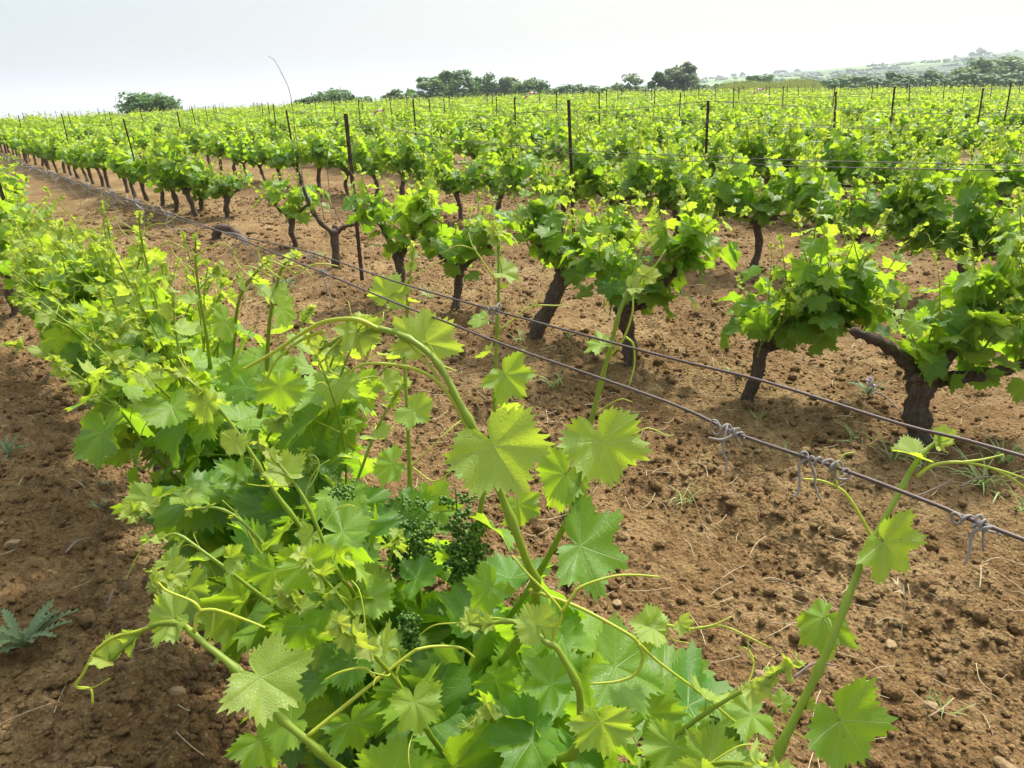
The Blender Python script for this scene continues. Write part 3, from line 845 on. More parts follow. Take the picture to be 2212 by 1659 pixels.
L_ = [  # stalk end x, y, tip x, y, depth, age
    ((1253, 1178, 1400, 1232, 1.08, .72), dict(face=.45, curl=.12, fold=.1, right=.1)), ((655, 1353, 668, 1450, 1.12, .8), dict(face=.5)),
    ((1150, 1600, 1010, 1625, .98, .85), dict(face=.3)), ((1298, 1560, 1318, 1668, .86, .22), dict(face=.5, fold=.16, curl=.1)),
    ((850, 1690, 870, 1560, .95, .5), dict(face=.35)), ((1400, 1540, 1450, 1430, 1.0, .55), dict(face=.2)),
    ((1190, 1480, 1130, 1400, 1.02, .75), dict(face=.2)), ((1330, 1440, 1480, 1500, 1.0, .6), dict(face=.45)),
    ((1060, 1270, 990, 1330, 1.15, .7), dict(face=.35)), ((760, 1560, 790, 1650, 1.05, .85), dict(face=.55)),
    ((590, 1235, 560, 1310, 1.2, .7), dict(face=.6)), ((880, 1120, 800, 1060, 1.3, .9), dict(face=.4)), ((740, 1150, 850, 1135, 1.3, .5), dict(face=.25)),
    ((660, 1220, 690, 1300, 1.15, .45), dict(face=.55)), ((800, 1290, 870, 1320, 1.2, .35), dict(face=.35)), ((900, 1250, 975, 1215, 1.25, .9), dict(face=.3)),
    ((1120, 1090, 1135, 1160, 1.1, .3), dict(face=.4)), ((1210, 1060, 1160, 1100, 1.2, .4), dict(face=.4)), ((965, 1560, 1000, 1640, 1.15, 1), dict(face=.5)),
    ((560, 1600, 610, 1690, 1.0, .6), dict(face=.45)), ((630, 1560, 540, 1600, .98, .45), dict(face=.4)), ((1560, 1560, 1480, 1590, .98, .55), dict(face=.3)),
    ((760, 1430, 690, 1480, 1.15, .85), dict(face=.5)), ((1070, 1470, 1090, 1540, 1.1, .9), dict(face=.4))]
for q, kw in L_: hero_leaf(fill, HB, *q, rng, **kw)
fill.build('foliage', M['leaf'], hero)
# the arching main shoot
traced_shoot(hero, [(940, 1535, 1.44), (1090, 1420, 1.15), (1160, 1290, 1.0), (1130, 1200, .95), (1088, 1075, .93), (1050, 985, .92), (1012, 905, .91), (960, 805, .91), (905, 747, .91), (850, 717, .92), (800, 712, .93), (745, 727, .94), (712, 744, .95), (690, 752, .95)],
    .0063, .0025, rng,
    [dict(q=(1066, 962, 1150, 1095, .89, .15), face=.62, curl=.05, fold=.12, stem=(1050, 985, .92)),
     dict(q=(919, 741, 918, 640, .93, .12), face=.45, curl=.12, fold=.3, stem=(945, 785, .91)),
     dict(q=(772, 716, 792, 792, .93, .05), face=.5, curl=.1, fold=.5, stem=(800, 712, .93)),
     dict(q=(690, 748, 650, 735, .95, 0), face=.3, fold=.8, curl=.3, stem=(712, 744, .95)), dict(q=(700, 752, 668, 770, .95, 0), face=.5, fold=.9, curl=.4, stem=(712, 744, .95))],
    [([(820, 712, .925), (770, 690, .92), (715, 692, .93), (680, 704, .94), (640, 728, .95), (585, 765, .96), (540, 790, .97), (526, 797, .97)], .0034),
     ([(700, 715, .935), (650, 735, .95), (600, 775, .96), (580, 812, .97), (565, 838, .97)], .0022),
     ([(1012, 930, .91), (1000, 905, .91), (975, 860, .91), (940, 820, .91), (895, 797, .91), (840, 787, .92), (790, 786, .92), (765, 797, .92), (755, 812, .92)], .0030),
     ([(948, 822, .91), (930, 793, .91), (905, 765, .91), (880, 740, .915)], .0022), ([(955, 790, .91), (968, 795, .91), (985, 802, .905)], .0018),
     ([(735, 735, .94), (715, 755, .94), (703, 775, .94), (712, 800, .94), (733, 811, .94)], .0018), ([(712, 770, .94), (690, 785, .94), (692, 800, .94), (712, 812, .94)], .0014)])
# left-hand arching shoot
traced_shoot(hero, [(940, 1540, 1.44), (900, 1660, 1.12), (800, 1690, .98), (723, 1655, .93), (667, 1600, .91), (597, 1543, .91), (510, 1445, .92), (425, 1375, .94), (390, 1349, .95), (355, 1346, .96), (313, 1358, .97), (279, 1389, .97), (247, 1417, .97), (215, 1440, .97)],
    .0060, .0023, rng,
    [dict(q=(562, 1463, 678, 1540, .9, .15), face=.6, curl=.06, fold=.14, stem=(540, 1480, .91)),
     dict(q=(376, 1337, 300, 1375, .96, .2), face=.5, curl=.2, fold=.3, stem=(400, 1352, .95)), dict(q=(292, 1385, 270, 1430, .97, .05), face=.4, fold=.6, stem=(300, 1372, .97)),
     dict(q=(235, 1425, 185, 1405, .97, 0), face=.4, fold=.9, stem=(247, 1417, .97))],
    [([(330, 1352, .965), (293, 1365, .97), (250, 1375, .97), (212, 1400, .97), (195, 1425, .97), (180, 1455, .97), (163, 1482, .97), (195, 1488, .97), (200, 1519, .97)], .0026),
     ([(180, 1455, .97), (165, 1485, .97), (200, 1485, .965), (236, 1466, .96)], .0016),
     ([(420, 1365, .94), (424, 1332, .94), (432, 1319, .94), (415, 1299, .94), (362, 1277, .95), (341, 1258, .95)], .0026),
     ([(432, 1319, .94), (467, 1318, .94), (530, 1339, .93), (572, 1356, .92)], .0026),
     ([(463, 1322, .94), (458, 1360, .94), (449, 1392, .94)], .0016),
     ([(663, 1591, .91), (720, 1545, .92), (800, 1480, .93), (884, 1414, .94), (906, 1402, .94), (945, 1396, .95), (997, 1400, .95), (1025, 1421, .95)], .0028),
     ([(809, 1462, .93), (789, 1444, .93), (758, 1446, .93), (725, 1456, .93), (702, 1469, .93)], .0022)])
# long leaning shoots to the upper left
traced_shoot(hero, [(940, 1530, 1.44), (900, 1470, 1.35), (842, 1428, 1.27), (769, 1298, 1.22), (720, 1214, 1.2), (657, 1078, 1.18), (591, 990, 1.17), (560, 960, 1.17)], .0052, .0018, rng,
    [dict(q=(655, 1210, 640, 1290, 1.2, .5), face=.55, stem=(700, 1190, 1.2)), dict(q=(620, 1020, 560, 985, 1.18, .1), face=.4, fold=.4, stem=(610, 1018, 1.18))],
    [([(740, 1250, 1.2), (770, 1290, 1.2), (740, 1350, 1.18), (700, 1385, 1.16), (650, 1392, 1.15)], .0014)], dict(size=.062, young=5, start=.16, gap=.08, tend=.7))
traced_shoot(hero, [(940, 1530, 1.46), (850, 1420, 1.4), (760, 1280, 1.34), (674, 1172, 1.3), (595, 1063, 1.27), (546, 986, 1.25), (472, 881, 1.23), (413, 825, 1.22), (375, 804, 1.22), (350, 797, 1.22)], .0053, .0018, rng,
    [dict(q=(605, 835, 600, 910, 1.2, .55), face=.5), dict(q=(450, 870, 420, 930, 1.22, .2), face=.5, fold=.35, stem=(480, 890, 1.23))], [],
    dict(size=.062, young=6, start=.2, gap=.085, tend=.8))
traced_shoot(hero, [(930, 1530, 1.46), (780, 1430, 1.4), (646, 1291, 1.34), (600, 1218, 1.3), (527, 1130, 1.28), (475, 1099, 1.27), (435, 1098, 1.27), (412, 1102, 1.27)], .0046, .0015, rng, [], [([(600, 1218, 1.3), (560, 1190, 1.3), (520, 1120, 1.29), (480, 1080, 1.28)], .0013)], dict(size=.05, young=5, start=.2, gap=.075, tend=.7))
traced_shoot(hero, [(930, 1535, 1.46), (760, 1450, 1.4), (620, 1330, 1.35), (531, 1263, 1.32), (461, 1207, 1.3), (384, 1155, 1.3), (350, 1165, 1.3), (318, 1168, 1.3)], .005, .0016, rng, [],
    [([(350, 1165, 1.3), (318, 1168, 1.3), (300, 1195, 1.3), (280, 1235, 1.3), (272, 1252, 1.3)], .0013)], dict(size=.055, young=5, start=.25, gap=.07, tend=.5))
# upright shoots
traced_shoot(hero, [(945, 1520, 1.46), (910, 1330, 1.42), (891, 1126, 1.36), (882, 976, 1.33), (880, 874, 1.31), (874, 766, 1.3), (880, 663, 1.28), (888, 579, 1.27), (894, 535, 1.27)], .0052, .0014, rng,
    [dict(q=(842, 640, 862, 570, 1.28, .15), face=.3, stem=(882, 640, 1.28))], [([(892, 1010, 1.33), (940, 1040, 1.32), (990, 1005, 1.3), (1010, 1010, 1.3)], .0016), ([(884, 610, 1.27), (920, 580, 1.27), (960, 560, 1.27)], .0012), ([(884, 600, 1.27), (850, 660, 1.28), (770, 690, 1.29), (752, 650, 1.3)], .0012)],
    dict(size=.06, young=6, start=.3, gap=.09, tend=.3))
traced_shoot(hero, [(950, 1515, 1.46), (1000, 1300, 1.38), (1042, 1084, 1.3), (1063, 923, 1.26), (1071, 818, 1.24), (1075, 678, 1.21), (1076, 533, 1.19), (1070, 491, 1.19)], .0054, .0014, rng,
    [dict(q=(1092, 809, 1150, 880, 1.22, .3), face=.6, curl=.1, fold=.15, stem=(1072, 822, 1.24)), dict(q=(1040, 690, 998, 700, 1.21, .25), face=.2, stem=(1075, 712, 1.21)), dict(q=(1085, 590, 1135, 605, 1.2, .1), face=.3, fold=.4, stem=(1076, 560, 1.2)),
     dict(q=(1076, 510, 1100, 505, 1.19, 0), face=.4, fold=.7), dict(q=(1069, 500, 1045, 508, 1.19, 0), face=.4, fold=.7)],
    [([(1080, 712, 1.21), (1110, 690, 1.21), (1148, 662, 1.2), (1205, 660, 1.2), (1218, 657, 1.2)], .0017), ([(1148, 662, 1.2), (1165, 645, 1.2), (1163, 636, 1.2)], .0012),
     ([(1070, 605, 1.2), (1040, 560, 1.2), (1020, 530, 1.2), (1012, 503, 1.2)], .0016), ([(1030, 540, 1.2), (990, 530, 1.2), (960, 545, 1.2)], .0013)],
    dict(size=.055, young=6, start=.3, gap=.1, tend=0))
traced_shoot(hero, [(955, 1510, 1.46), (1130, 1290, 1.28), (1231, 1116, 1.14), (1252, 1028, 1.12), (1276, 923, 1.1), (1304, 801, 1.08), (1332, 696, 1.06), (1360, 622, 1.05), (1381, 551, 1.05), (1405, 520, 1.05)], .0055, .0016, rng,
    [dict(q=(1297, 952, 1345, 1080, 1.06, .22), face=.55, curl=.1, fold=.18, right=.15, stem=(1275, 930, 1.1)), dict(q=(1300, 745, 1245, 762, 1.07, .3), face=.15, stem=(1310, 775, 1.08)),
     dict(q=(1365, 622, 1400, 620, 1.04, .05), face=.4, fold=.5, stem=(1360, 625, 1.05)), dict(q=(1220, 1025, 1165, 1090, 1.14, .45), face=.3, stem=(1255, 1015, 1.12)), dict(q=(1400, 600, 1425, 570, 1.05, .0), face=.4, fold=.6, stem=(1366, 612, 1.05)), dict(q=(1405, 525, 1425, 500, 1.05, 0), face=.3, fold=.8)],
    [([(1312, 775, 1.08), (1345, 735, 1.06), (1365, 680, 1.05), (1367, 640, 1.05), (1366, 600, 1.05)], .0020), ([(1352, 728, 1.06), (1368, 745, 1.06), (1370, 790, 1.07), (1358, 836, 1.07)], .0018),
     ([(1290, 890, 1.09), (1305, 880, 1.09), (1340, 862, 1.08), (1365, 868, 1.08)], .0012), ([(1366, 940, 1.06), (1400, 925, 1.06), (1440, 940, 1.06), (1455, 940, 1.06)], .0014), ([(1372, 610, 1.05), (1410, 580, 1.05), (1438, 540, 1.05)], .0013)],
    None)
# middle drooping shoot and the long cross tendril
traced_shoot(hero, [(960, 1540, 1.44), (1200, 1640, 1.0), (1256, 1519, .93), (1207, 1410, .92), (1180, 1386, .92), (1137, 1351, .93), (1095, 1342, .94), (1040, 1350, .95), (1010, 1345, .95), (995, 1337, .95)], .0053, .0018, rng,
    [dict(q=(1160, 1352, 1128, 1290, .92, .1), face=.5, fold=.25, curl=.1, stem=(1180, 1386, .92)), dict(q=(1060, 1350, 1030, 1370, .945, 0), face=.4, fold=.8), dict(q=(1015, 1346, 1005, 1312, .95, 0), face=.4, fold=.8),
     dict(q=(1020, 1350, 975, 1340, .95, 0), face=.4, fold=.8), dict(q=(1410, 1358, 1350, 1330, .98, .1), face=.45, fold=.3), dict(q=(1470, 1345, 1495, 1375, .98, .05), face=.5, fold=.35), dict(q=(1400, 1365, 1440, 1410, .98, .12), face=.5, fold=.3)],
    [([(1193, 1396, .92), (1200, 1360, .92), (1213, 1323, .92), (1180, 1280, .92), (1140, 1240, .92), (1106, 1200, .92)], .0024), ([(1213, 1323, .92), (1235, 1290, .92), (1256, 1267, .92), (1320, 1246, .92), (1370, 1242, .92), (1424, 1246, .92)], .0024),
     ([(1145, 1275, 1.0), (1165, 1281, .98), (1250, 1312, .96), (1354, 1368, .95), (1379, 1389, .95), (1424, 1431, .95), (1510, 1495, .95), (1600, 1570, .95)], .0028),
     ([(1379, 1389, .95), (1389, 1421, .95), (1372, 1456, .95), (1333, 1472, .95), (1277, 1477, .95)], .0026), ([(1440, 1350, .98), (1500, 1358, .98), (1560, 1352, .98), (1620, 1378, .97), (1666, 1401, .97)], .0018), ([(1500, 1357, .98), (1540, 1350, .98), (1580, 1332, .98)], .0015),
     ([(1440, 1350, .98), (1450, 1380, .98), (1490, 1390, .98)], .0014), ([(1110, 1340, .94), (1060, 1335, .95), (1000, 1345, .96), (940, 1350, .97), (905, 1372, .98)], .0014)])
for x, y, d, L in ((870, 1085, 1.3, .15), (905, 1130, 1.28, .11), (985, 1075, 1.32, .16), (1020, 1130, 1.3, .10), (735, 1060, 1.36, .09), (880, 1335, 1.2, .06), (1000, 1440, 1.25, .06), (985, 1180, 1.3, .09), (850, 1130, 1.32, .1)):
    mb = MB(); bunch(mb, P(x, y, d) - HB, L, rng); mb.build('grape_cluster', M['bud'], hero)

# the next vine to the right: only its tall shoot reaches into the picture
RB = at_uv(-.12, .52); vr = make_vine(202, 0, nsh=3, head=(0, 0, .46), lens=(.3, .42), size=.08); vr.location = RB
tag(vr, 'grapevine whose single tall shoot rises at the right beside the lower wire', 'grapevine', VG)
rh = RB + np.array([0, 0, .46])
def rp(p):  # point -> x, y, depth triple
    return project(p)
hx, hy, hdp = project(rh + np.array([0, .1, .1]))
traced_shoot(vr, [(1560, 1860, .93), (1665, 1655, .9), (1745, 1500, .9), (1795, 1380, .9), (1850, 1250, .91), (1885, 1165, .91), (1950, 1050, .92), (1990, 985, .93), (2012, 962, .93), (2032, 955, .93)], .0058, .0023, rng,
    [dict(q=(1816, 1556, 1895, 1680, .89, .7), face=.5, curl=.15, fold=.12, right=.1, stem=(1760, 1535, .9)), dict(q=(1778, 1335, 1700, 1395, .93, .6), face=.1, right=.1, curl=.3, fold=-.5, stem=(1800, 1365, .9)),
     dict(q=(1908, 1170, 1990, 1265, .9, .2), face=.45, curl=.2, fold=.3, right=.1, stem=(1888, 1165, .91)), dict(q=(1975, 985, 1918, 960, .93, .12), face=.25, fold=.5, curl=.2, stem=(1992, 990, .93)),
     dict(q=(2032, 955, 2025, 925, .93, 0), face=.4, fold=.8), dict(q=(2040, 950, 2075, 930, .93, 0), face=.4, fold=.8), dict(q=(2025, 960, 2060, 975, .93, .05), face=.3, fold=.6),
     dict(q=(1625, 1545, 1530, 1570, .95, .45), face=.15, curl=.2, fold=.2, stem=(1640, 1600, .95)), dict(q=(1745, 1520, 1760, 1500, .9, .1), face=.5, fold=.3), dict(q=(1690, 1520, 1720, 1490, .95, .3), face=.2, stem=(1655, 1560, .95)),
     dict(q=(1500, 1610, 1460, 1680, .97, .8), face=.4), dict(q=(1590, 1640, 1640, 1690, .95, .6), face=.3)],
    [([(1885, 1165, .91), (1862, 1120, .91), (1830, 1070, .915), (1808, 1052, .92), (1772, 1038, .92), (1735, 1035, .92)], .0022), ([(1808, 1052, .92), (1808, 1025, .92), (1820, 985, .92), (1845, 977, .92)], .0016),
     ([(1980, 1030, .92), (2015, 1005, .92), (2070, 998, .92), (2130, 1008, .92), (2180, 1030, .92), (2230, 1065, .92)], .0024), ([(2080, 998, .92), (2120, 993, .92), (2168, 982, .92)], .0018), ([(2130, 1008, .92), (2180, 1022, .92), (2230, 1040, .92)], .0018),
     ([(1650, 1560, .95), (1690, 1565, .95), (1740, 1597, .95)], .0012)])
mb = MB(); bunch(mb, P(1575, 1560, .97) - RB, .1, rng); mb.build('grape_cluster', M['bud'], vr)

NEARLAB = ['second grapevine of the near row, leaves trailing right behind the foreground vine', 'third grapevine of the near row, behind the leafy second one',
           'fourth grapevine of the near row, below the tangled dry wires', 'fifth grapevine of the near row, at the left picture edge']
def row_depth(x, y, v=.5): return project(on_plane(x, y, v))[2]
for (u, v, sd_, lod, ln, nl), lab in zip([(2.0, .47, 303, 0, (.42, .70), 7), (3.1, .52, 304, 0, (.40, .66), 7), (4.2, .5, 305, 1, (.34, .56), 5), (5.25, .5, 306, 1, (.30, .48), 4)], NEARLAB):
    b = at_uv(u, v)
    vv_ = make_vine(sd_, lod, nsh=26, head=(-.03, .08, .45), r0=.042, spread=.5, lens=ln, size=.092, leafgap=.05, tend=.7, up=1.0, young=5, leaders=nl)
    vv_.location = b; tag(vv_, lab, 'grapevine', VG)
    if u == 2.0:                                        # its tall upright shoots, seen against the soil
        rng = np.random.default_rng(71)
        for pts in ([(560, 900), (575, 800), (584, 690), (596, 620), (612, 575), (640, 552)], [(455, 800), (441, 698), (428, 610), (421, 555), (424, 512)], [(372, 790), (352, 710), (330, 620), (312, 550), (303, 498), (301, 463)],
                    [(500, 840), (505, 740), (520, 640), (560, 580), (588, 560)], [(300, 760), (285, 660), (262, 580), (240, 520), (232, 480)], [(180, 720), (160, 610), (140, 540), (118, 480), (100, 440)]):
            q = [(x, y, row_depth(x, y) * 1.02) for x, y in pts]; tx, ty, td = q[-1]
            tn_ = [([(tx, ty + 40, td), (tx + 30 * f_, ty + 22, td), (tx + 62 * f_, ty + 14 + rng.uniform(-8, 8), td), (tx + 90 * f_, ty + 30 * rng.uniform(-.5, 1.5), td * 1.01)], .0018) for f_ in (-1, 1)]
            tn_.append(([(q[-2][0], q[-2][1] + 30, td), (q[-2][0] - 40, q[-2][1], td), (q[-2][0] - 55, q[-2][1] - 35, td), (q[-2][0] - 40, q[-2][1] - 45, td)], .0015))
            traced_shoot(vv_, q, .0048, .0018, rng, [], tn_, dict(size=.062, young=5, start=.1, gap=.075, tend=.5))

# ---------------------------------------------------------------- vines: first row beyond the wires, traced
def px_vine(seed, bx, by, hx, hy, lab, r0, nsh, arms=None, size=.07, lens=(.35, .62), spread=.34, mid=None, **kw):
    b = gnd(bx, by); b[2] += float(micro(b[:1], b[1:2])[0]); h = above(b, hx, hy) - b
    bare = [[above(b, x, y) - b for x, y in a] for a in kw.pop('bare', ())]
    if arms is not None: arms = [[above(b, x, y) - b + np.array([0, 0, 0]) for x, y in a] for a in arms]
    v_ = make_vine(seed, 1, nsh=nsh, head=h, r0=r0, arms='auto' if arms is None else arms, size=size, lens=lens, spread=spread, bare=bare, leaders=3, **kw)
    v_.location = b
    return tag(v_, lab, 'grapevine', VG)
px_vine(401, 1980, 965, 1992, 812, 'grapevine with a thick forked trunk and long level arm at right', .058, 17, [[(2080, 815), (2160, 800), (2230, 780)], [(2060, 740), (2090, 700)], [(2120, 700), (2180, 660)]], size=.088, lens=(.36, .6), up=1.4, bare=[[(1945, 770), (1895, 735), (1840, 715)]])
px_vine(402, 1612, 882, 1648, 748, 'bushy grapevine on a slim curved trunk left of the thick forked trunk', .036, 24, [[(1690, 725), (1740, 720)], [(1720, 660), (1790, 655)], [(1800, 700), (1850, 710)]], size=.088, lens=(.38, .62))
px_vine(403, 1362, 800, 1345, 665, 'grapevine with a dark trunk split into two limbs, middle of the picture', .046, 20, [[(1320, 630), (1300, 600)], [(1400, 650), (1450, 600)], [(1480, 570), (1505, 540)]], size=.088, lens=(.33, .58))
px_vine(404, 1152, 738, 1220, 590, 'grapevine on a thick trunk leaning to the right', .055, 20, [[(1180, 540), (1150, 520)], [(1290, 560), (1320, 540)]], size=.088, lens=(.33, .56))
px_vine(405, 985, 682, 992, 580, 'grapevine with a dark cane bending up left from its straight trunk', .035, 17, [[(950, 550), (915, 495), (900, 470)], [(1040, 545), (1080, 520)]], size=.088, lens=(.3, .5))
px_vine(406, 856, 648, 862, 552, 'small grapevine on a stubby trunk just right of the tallest stake', .042, 15, [[(825, 490), (800, 470)], [(890, 520), (900, 480)]], size=.088, lens=(.28, .5))
px_vine(408, 640, 542, 630, 470, 'short bright grapevine left of the dead branching stump', .033, 14, [[(600, 450), (590, 430)], [(655, 450), (670, 440)]], size=.085, lens=(.26, .4))
px_vine(409, 492, 475, 491, 425, 'grapevine behind the broken old stump with leaves hanging low', .042, 15, [[(465, 408)], [(520, 405)]], size=.088, lens=(.3, .48))
px_vine(410, 437, 462, 435, 425, 'grapevine with a pale knobbly forked trunk left of the broken old stump', .04, 14, [[(420, 410)], [(445, 405)]], size=.088, lens=(.3, .48))
px_vine(411, 383, 447, 372, 400, 'grapevine on a slanting trunk right of the rusty leaning stake', .04, 14, [[(355, 395)], [(395, 390)]], size=.088, lens=(.3, .48))

# the dead vine with its bare shoots
b = gnd(727, 588); b[2] += float(micro(b[:1], b[1:2])[0])
dv = empty('dead_vine', b); rng = np.random.default_rng(77)
A_ = lambda x, y: above(b, x, y) - b
mb = MB(); trunk_mesh(mb, np.zeros(3), A_(722, 500), .042, rng, arms=[[A_(690, 478), A_(668, 440), A_(655, 405)], [A_(748, 488), A_(775, 484)]]); mb.build('trunk', M['bark'], dv)
for pts, r_ in (([(657, 410), (652, 375), (645, 330), (636, 280), (630, 230), (622, 192), (607, 160), (590, 130), (576, 121)], .0048), ([(735, 480), (715, 430), (708, 380), (707, 333), (713, 300), (733, 260)], .0045),
                ([(700, 475), (690, 430), (664, 400), (630, 370), (620, 352)], .004), ([(728, 485), (705, 440), (695, 415), (690, 400)], .003), ([(662, 420), (640, 390), (625, 372), (618, 360)], .0035)):
    mb = MB(); c = smooth([A_(*q) + np.array([0, .02 * i, 0]) * .3 for i, q in enumerate(pts)], 4); mb.tube(c, np.linspace(r_, r_ * .4, len(c)) * (1 + .3 * (np.arange(len(c)) % 4 == 0)), 6, .15, rng); mb.build('bare_shoot', M['twig'], dv)
fb = MB()
for x, y in ((690, 430), (700, 445), (708, 425), (680, 445), (640, 410), (672, 415)):
    tip, nrm = leaf_frame(rng.normal(0, 1, 3), rng); leaf(fb, 1, A_(x, y), tip, nrm, .075, .6, rng)
fb.build('foliage', M['leaf'], dv)
tag(dv, 'nearly dead vine stump sending one long bare grey shoot into the sky', 'dead vine')
b = gnd(492, 522); st = MB(); rng = np.random.default_rng(78)
s0 = np.array([-.13, 0, 0]); s1 = np.array([.12, .03, 0])
st.tube(smooth([s0 - [0, 0, .05], s0 + [0, 0, .08], [-.07, 0, .17], [.04, .02, .15], s1 + [0, 0, .07], s1 - [0, 0, .05]], 5), np.linspace(.058, .045, 26), 12, .6, rng)
tag(st.build('old_stump', M['bark'], loc=b), 'broken grey arched stump of an old vine on bare soil', 'stump')

# ---------------------------------------------------------------- the rest of the vineyard
rng = np.random.default_rng(9)
cand = []
for kx in range(0, 40):
    v = ROW0 + ROWGAP * kx; u = -2.0 + rng.uniform(0, .5)
    if kx == 0: u = 6.3
    if kx == 1: u = 10.9
    while u < 74:
        u += .94 + rng.normal(0, .07)
        vj = v + rng.normal(0, .06); p = uv2xy(u, vj); r_ = np.hypot(*p)
        if r_ > 80: continue
        if kx > 1 and rng.random() < .04: continue
        z = float(gz(*p)); X, Y, D = project((p[0], p[1], z + .7))
        if D < .5: continue
        mrg = 500 / D
        if X < -mrg or X > 2212 + mrg: continue
        cand.append((r_, kx, u, p[0], p[1], z))
cand.sort()
N_IND = 280
ind, farv = cand[:N_IND], cand[N_IND:]
protoA = [make_vine(500 + i, 1, nsh=15 + i % 3, size=.086, lens=(.40, .78), spread=.36, leafgap=.048, up=1.15, leaders=2) for i in range(6)]
protoB = [make_vine(600 + i, 2, nsh=18, size=.090, lens=(.36, .70), spread=.38, split=False, leafgap=.048, sides=7, up=1.15) for i in range(8)]
usedp = set(); rowcount = {}
byrow = {}
for c in ind: byrow.setdefault(c[1], []).append(c)
rank = {}
for kx, cs in byrow.items():
    for j, c in enumerate(sorted(cs, key=lambda q: q[2])): rank[c] = j + 1
HOW = ['leafy grapevine', 'bright green grapevine', 'bushy grapevine', 'sprawling grapevine', 'upright leafy grapevine', 'full-leaved grapevine']
for i, c in enumerate(ind):
    r_, kx, u, x, y, z = c
    pool = protoA if r_ < 13.5 else protoB
    pi = int(rng.integers(len(pool))); pr = pool[pi]
    loc = (x, y, z + (0.0 if r_ > 16 else float(micro(np.array([x]), np.array([y]))[0]) * .6))
    rz = rng.choice([0, math.pi]) + rng.normal(0, .18); sc = rng.uniform(.88, 1.12)
    if (id(pool), pi) not in usedp:
        usedp.add((id(pool), pi)); pr.location = loc; pr.rotation_euler = (0, 0, rz); o = pr
    else: o = copy_tree(pr, loc, rz, sc)
    if kx == 0: lab = f'grapevine {ORD[rank[c] + 5]} along the near row under the tangled wires at far left'
    elif kx == 1: lab = f'leafy grapevine {ordinal(rank[c])} leftward beyond the slanting-trunk vine, first row past the wires'
    else: lab = f'leafy grapevine, {ordinal(rank[c])} from the right in the {ordinal(kx)} row past the wires'
    tag(o, lab, 'grapevine', VG)
for pool in (protoA, protoB):
    for pi, pr in enumerate(pool):
        if (id(pool), pi) not in usedp:
            for ch in list(pr.children):
                for g in list(ch.children): bpy.data.objects.remove(g)
                bpy.data.objects.remove(ch)
            bpy.data.objects.remove(pr)
# farther vines: one mass of foliage and trunks
tm = []
for i in range(6):
    r2 = np.random.default_rng(700 + i); mb = MB()
    mb.tube([(0, 0, -.05), (r2.normal(0, .03), 0, .2), (0, 0, .42)], [.04, .032, .04], 5, mat=1)
    for j in range(150):
        q = UD3 * r2.normal(0, .25) + VD3 * r2.normal(0, .16) + np.array([0, 0, .44 + abs(r2.normal(.17, .19))])
        o_ = q * np.array([1, 1, 0]) + r2.normal(0, .1, 3); tip, nrm = leaf_frame(o_, r2, .5)
        hi = (q[2] - .44) / .6
        leaf(mb, 3, q, tip, nrm, r2.uniform(.075, .125) * (1.2 - .5 * min(1, hi)), max(.05, 1 - hi * r2.uniform(.7, 1.2)), r2)
    tm.append((np.vstack(mb.v), np.vstack(mb.f3), np.vstack(mb.f4) if mb.f4 else None, np.concatenate(mb.age), np.concatenate(mb.rnd), np.concatenate(mb.m3)))
    tm[-1] += (np.concatenate(mb.m4),)
mb = MB()
for r_, kx, u, x, y, z in farv:
    V, f3, f4, ag, rd, m3, m4 = tm[int(rng.integers(6))]; a = rng.choice([0, math.pi]) + rng.normal(0, .2); s = rng.uniform(.9, 1.15) * (1 + max(0, r_ - 35) * .002)
    Rm = np.array([[math.cos(a), -math.sin(a), 0], [math.sin(a), math.cos(a), 0], [0, 0, 1]]) * s
    n0 = mb.n; mb.v.append(V @ Rm.T + [x, y, z]); mb.f3.append(f3 + n0); mb.f4.append(f4 + n0); mb.m3.append(m3); mb.m4.append(m4)
    mb.luv.append(np.zeros((len(V), 3))); mb.age.append(ag); mb.rnd.append(rd); mb.n += len(V)
tag(mb.build('distant_vines', [M['leaf_plain'], M['bark']]), 'distant green vine rows merging into one carpet', 'vines', kind='stuff')

# ---------------------------------------------------------------- stakes
def stake_mesh(H, w, rng):
    mb = MB(); t = w * .22
    prof = np.array([(-w / 2, -w / 2), (w / 2, -w / 2), (w / 2, -w / 2 + t), (-w / 2 + t, -w / 2 + t), (-w / 2 + t, w / 2), (-w / 2, w / 2)])   # angle iron
    zs = np.concatenate([[-.15], np.linspace(0, H, 12)]); n = len(prof); V = []
    for z in zs: V.append(np.column_stack([prof, np.full(n, z)]))
    V = np.vstack(V); idx = np.arange(len(V)).reshape(len(zs), n); a = idx[:-1]; b = np.roll(a, -1, 1); c = idx[1:]; d = np.roll(c, -1, 1)
    top = idx[-1]
    mb.add(V, None, np.vstack([np.stack([a, b, d, c], -1).reshape(-1, 4), [[top[0], top[1], top[2], top[3]], [top[0], top[3], top[4], top[5]]]]))
    for z in (H * .62, H * .8, H - .06):
        mb.add(np.array([(-w * .62, -w * .62, z), (w * .2, -w * .7, z), (w * .2, -w * .52, z), (-w * .62, -w * .48, z), (-w * .62, -w * .62, z + .012), (w * .2, -w * .7, z + .012), (w * .2, -w * .52, z + .012), (-w * .62, -w * .48, z + .012)]), None,
               [(0, 3, 2, 1), (4, 5, 6, 7), (0, 1, 5, 4), (1, 2, 6, 5), (2, 3, 7, 6), (3, 0, 4, 7)])
    return mb.build('trellis_stake', M['rust'], smoothed=False)
rng = np.random.default_rng(21)
stakes = []
u_off = {0: 1.1}
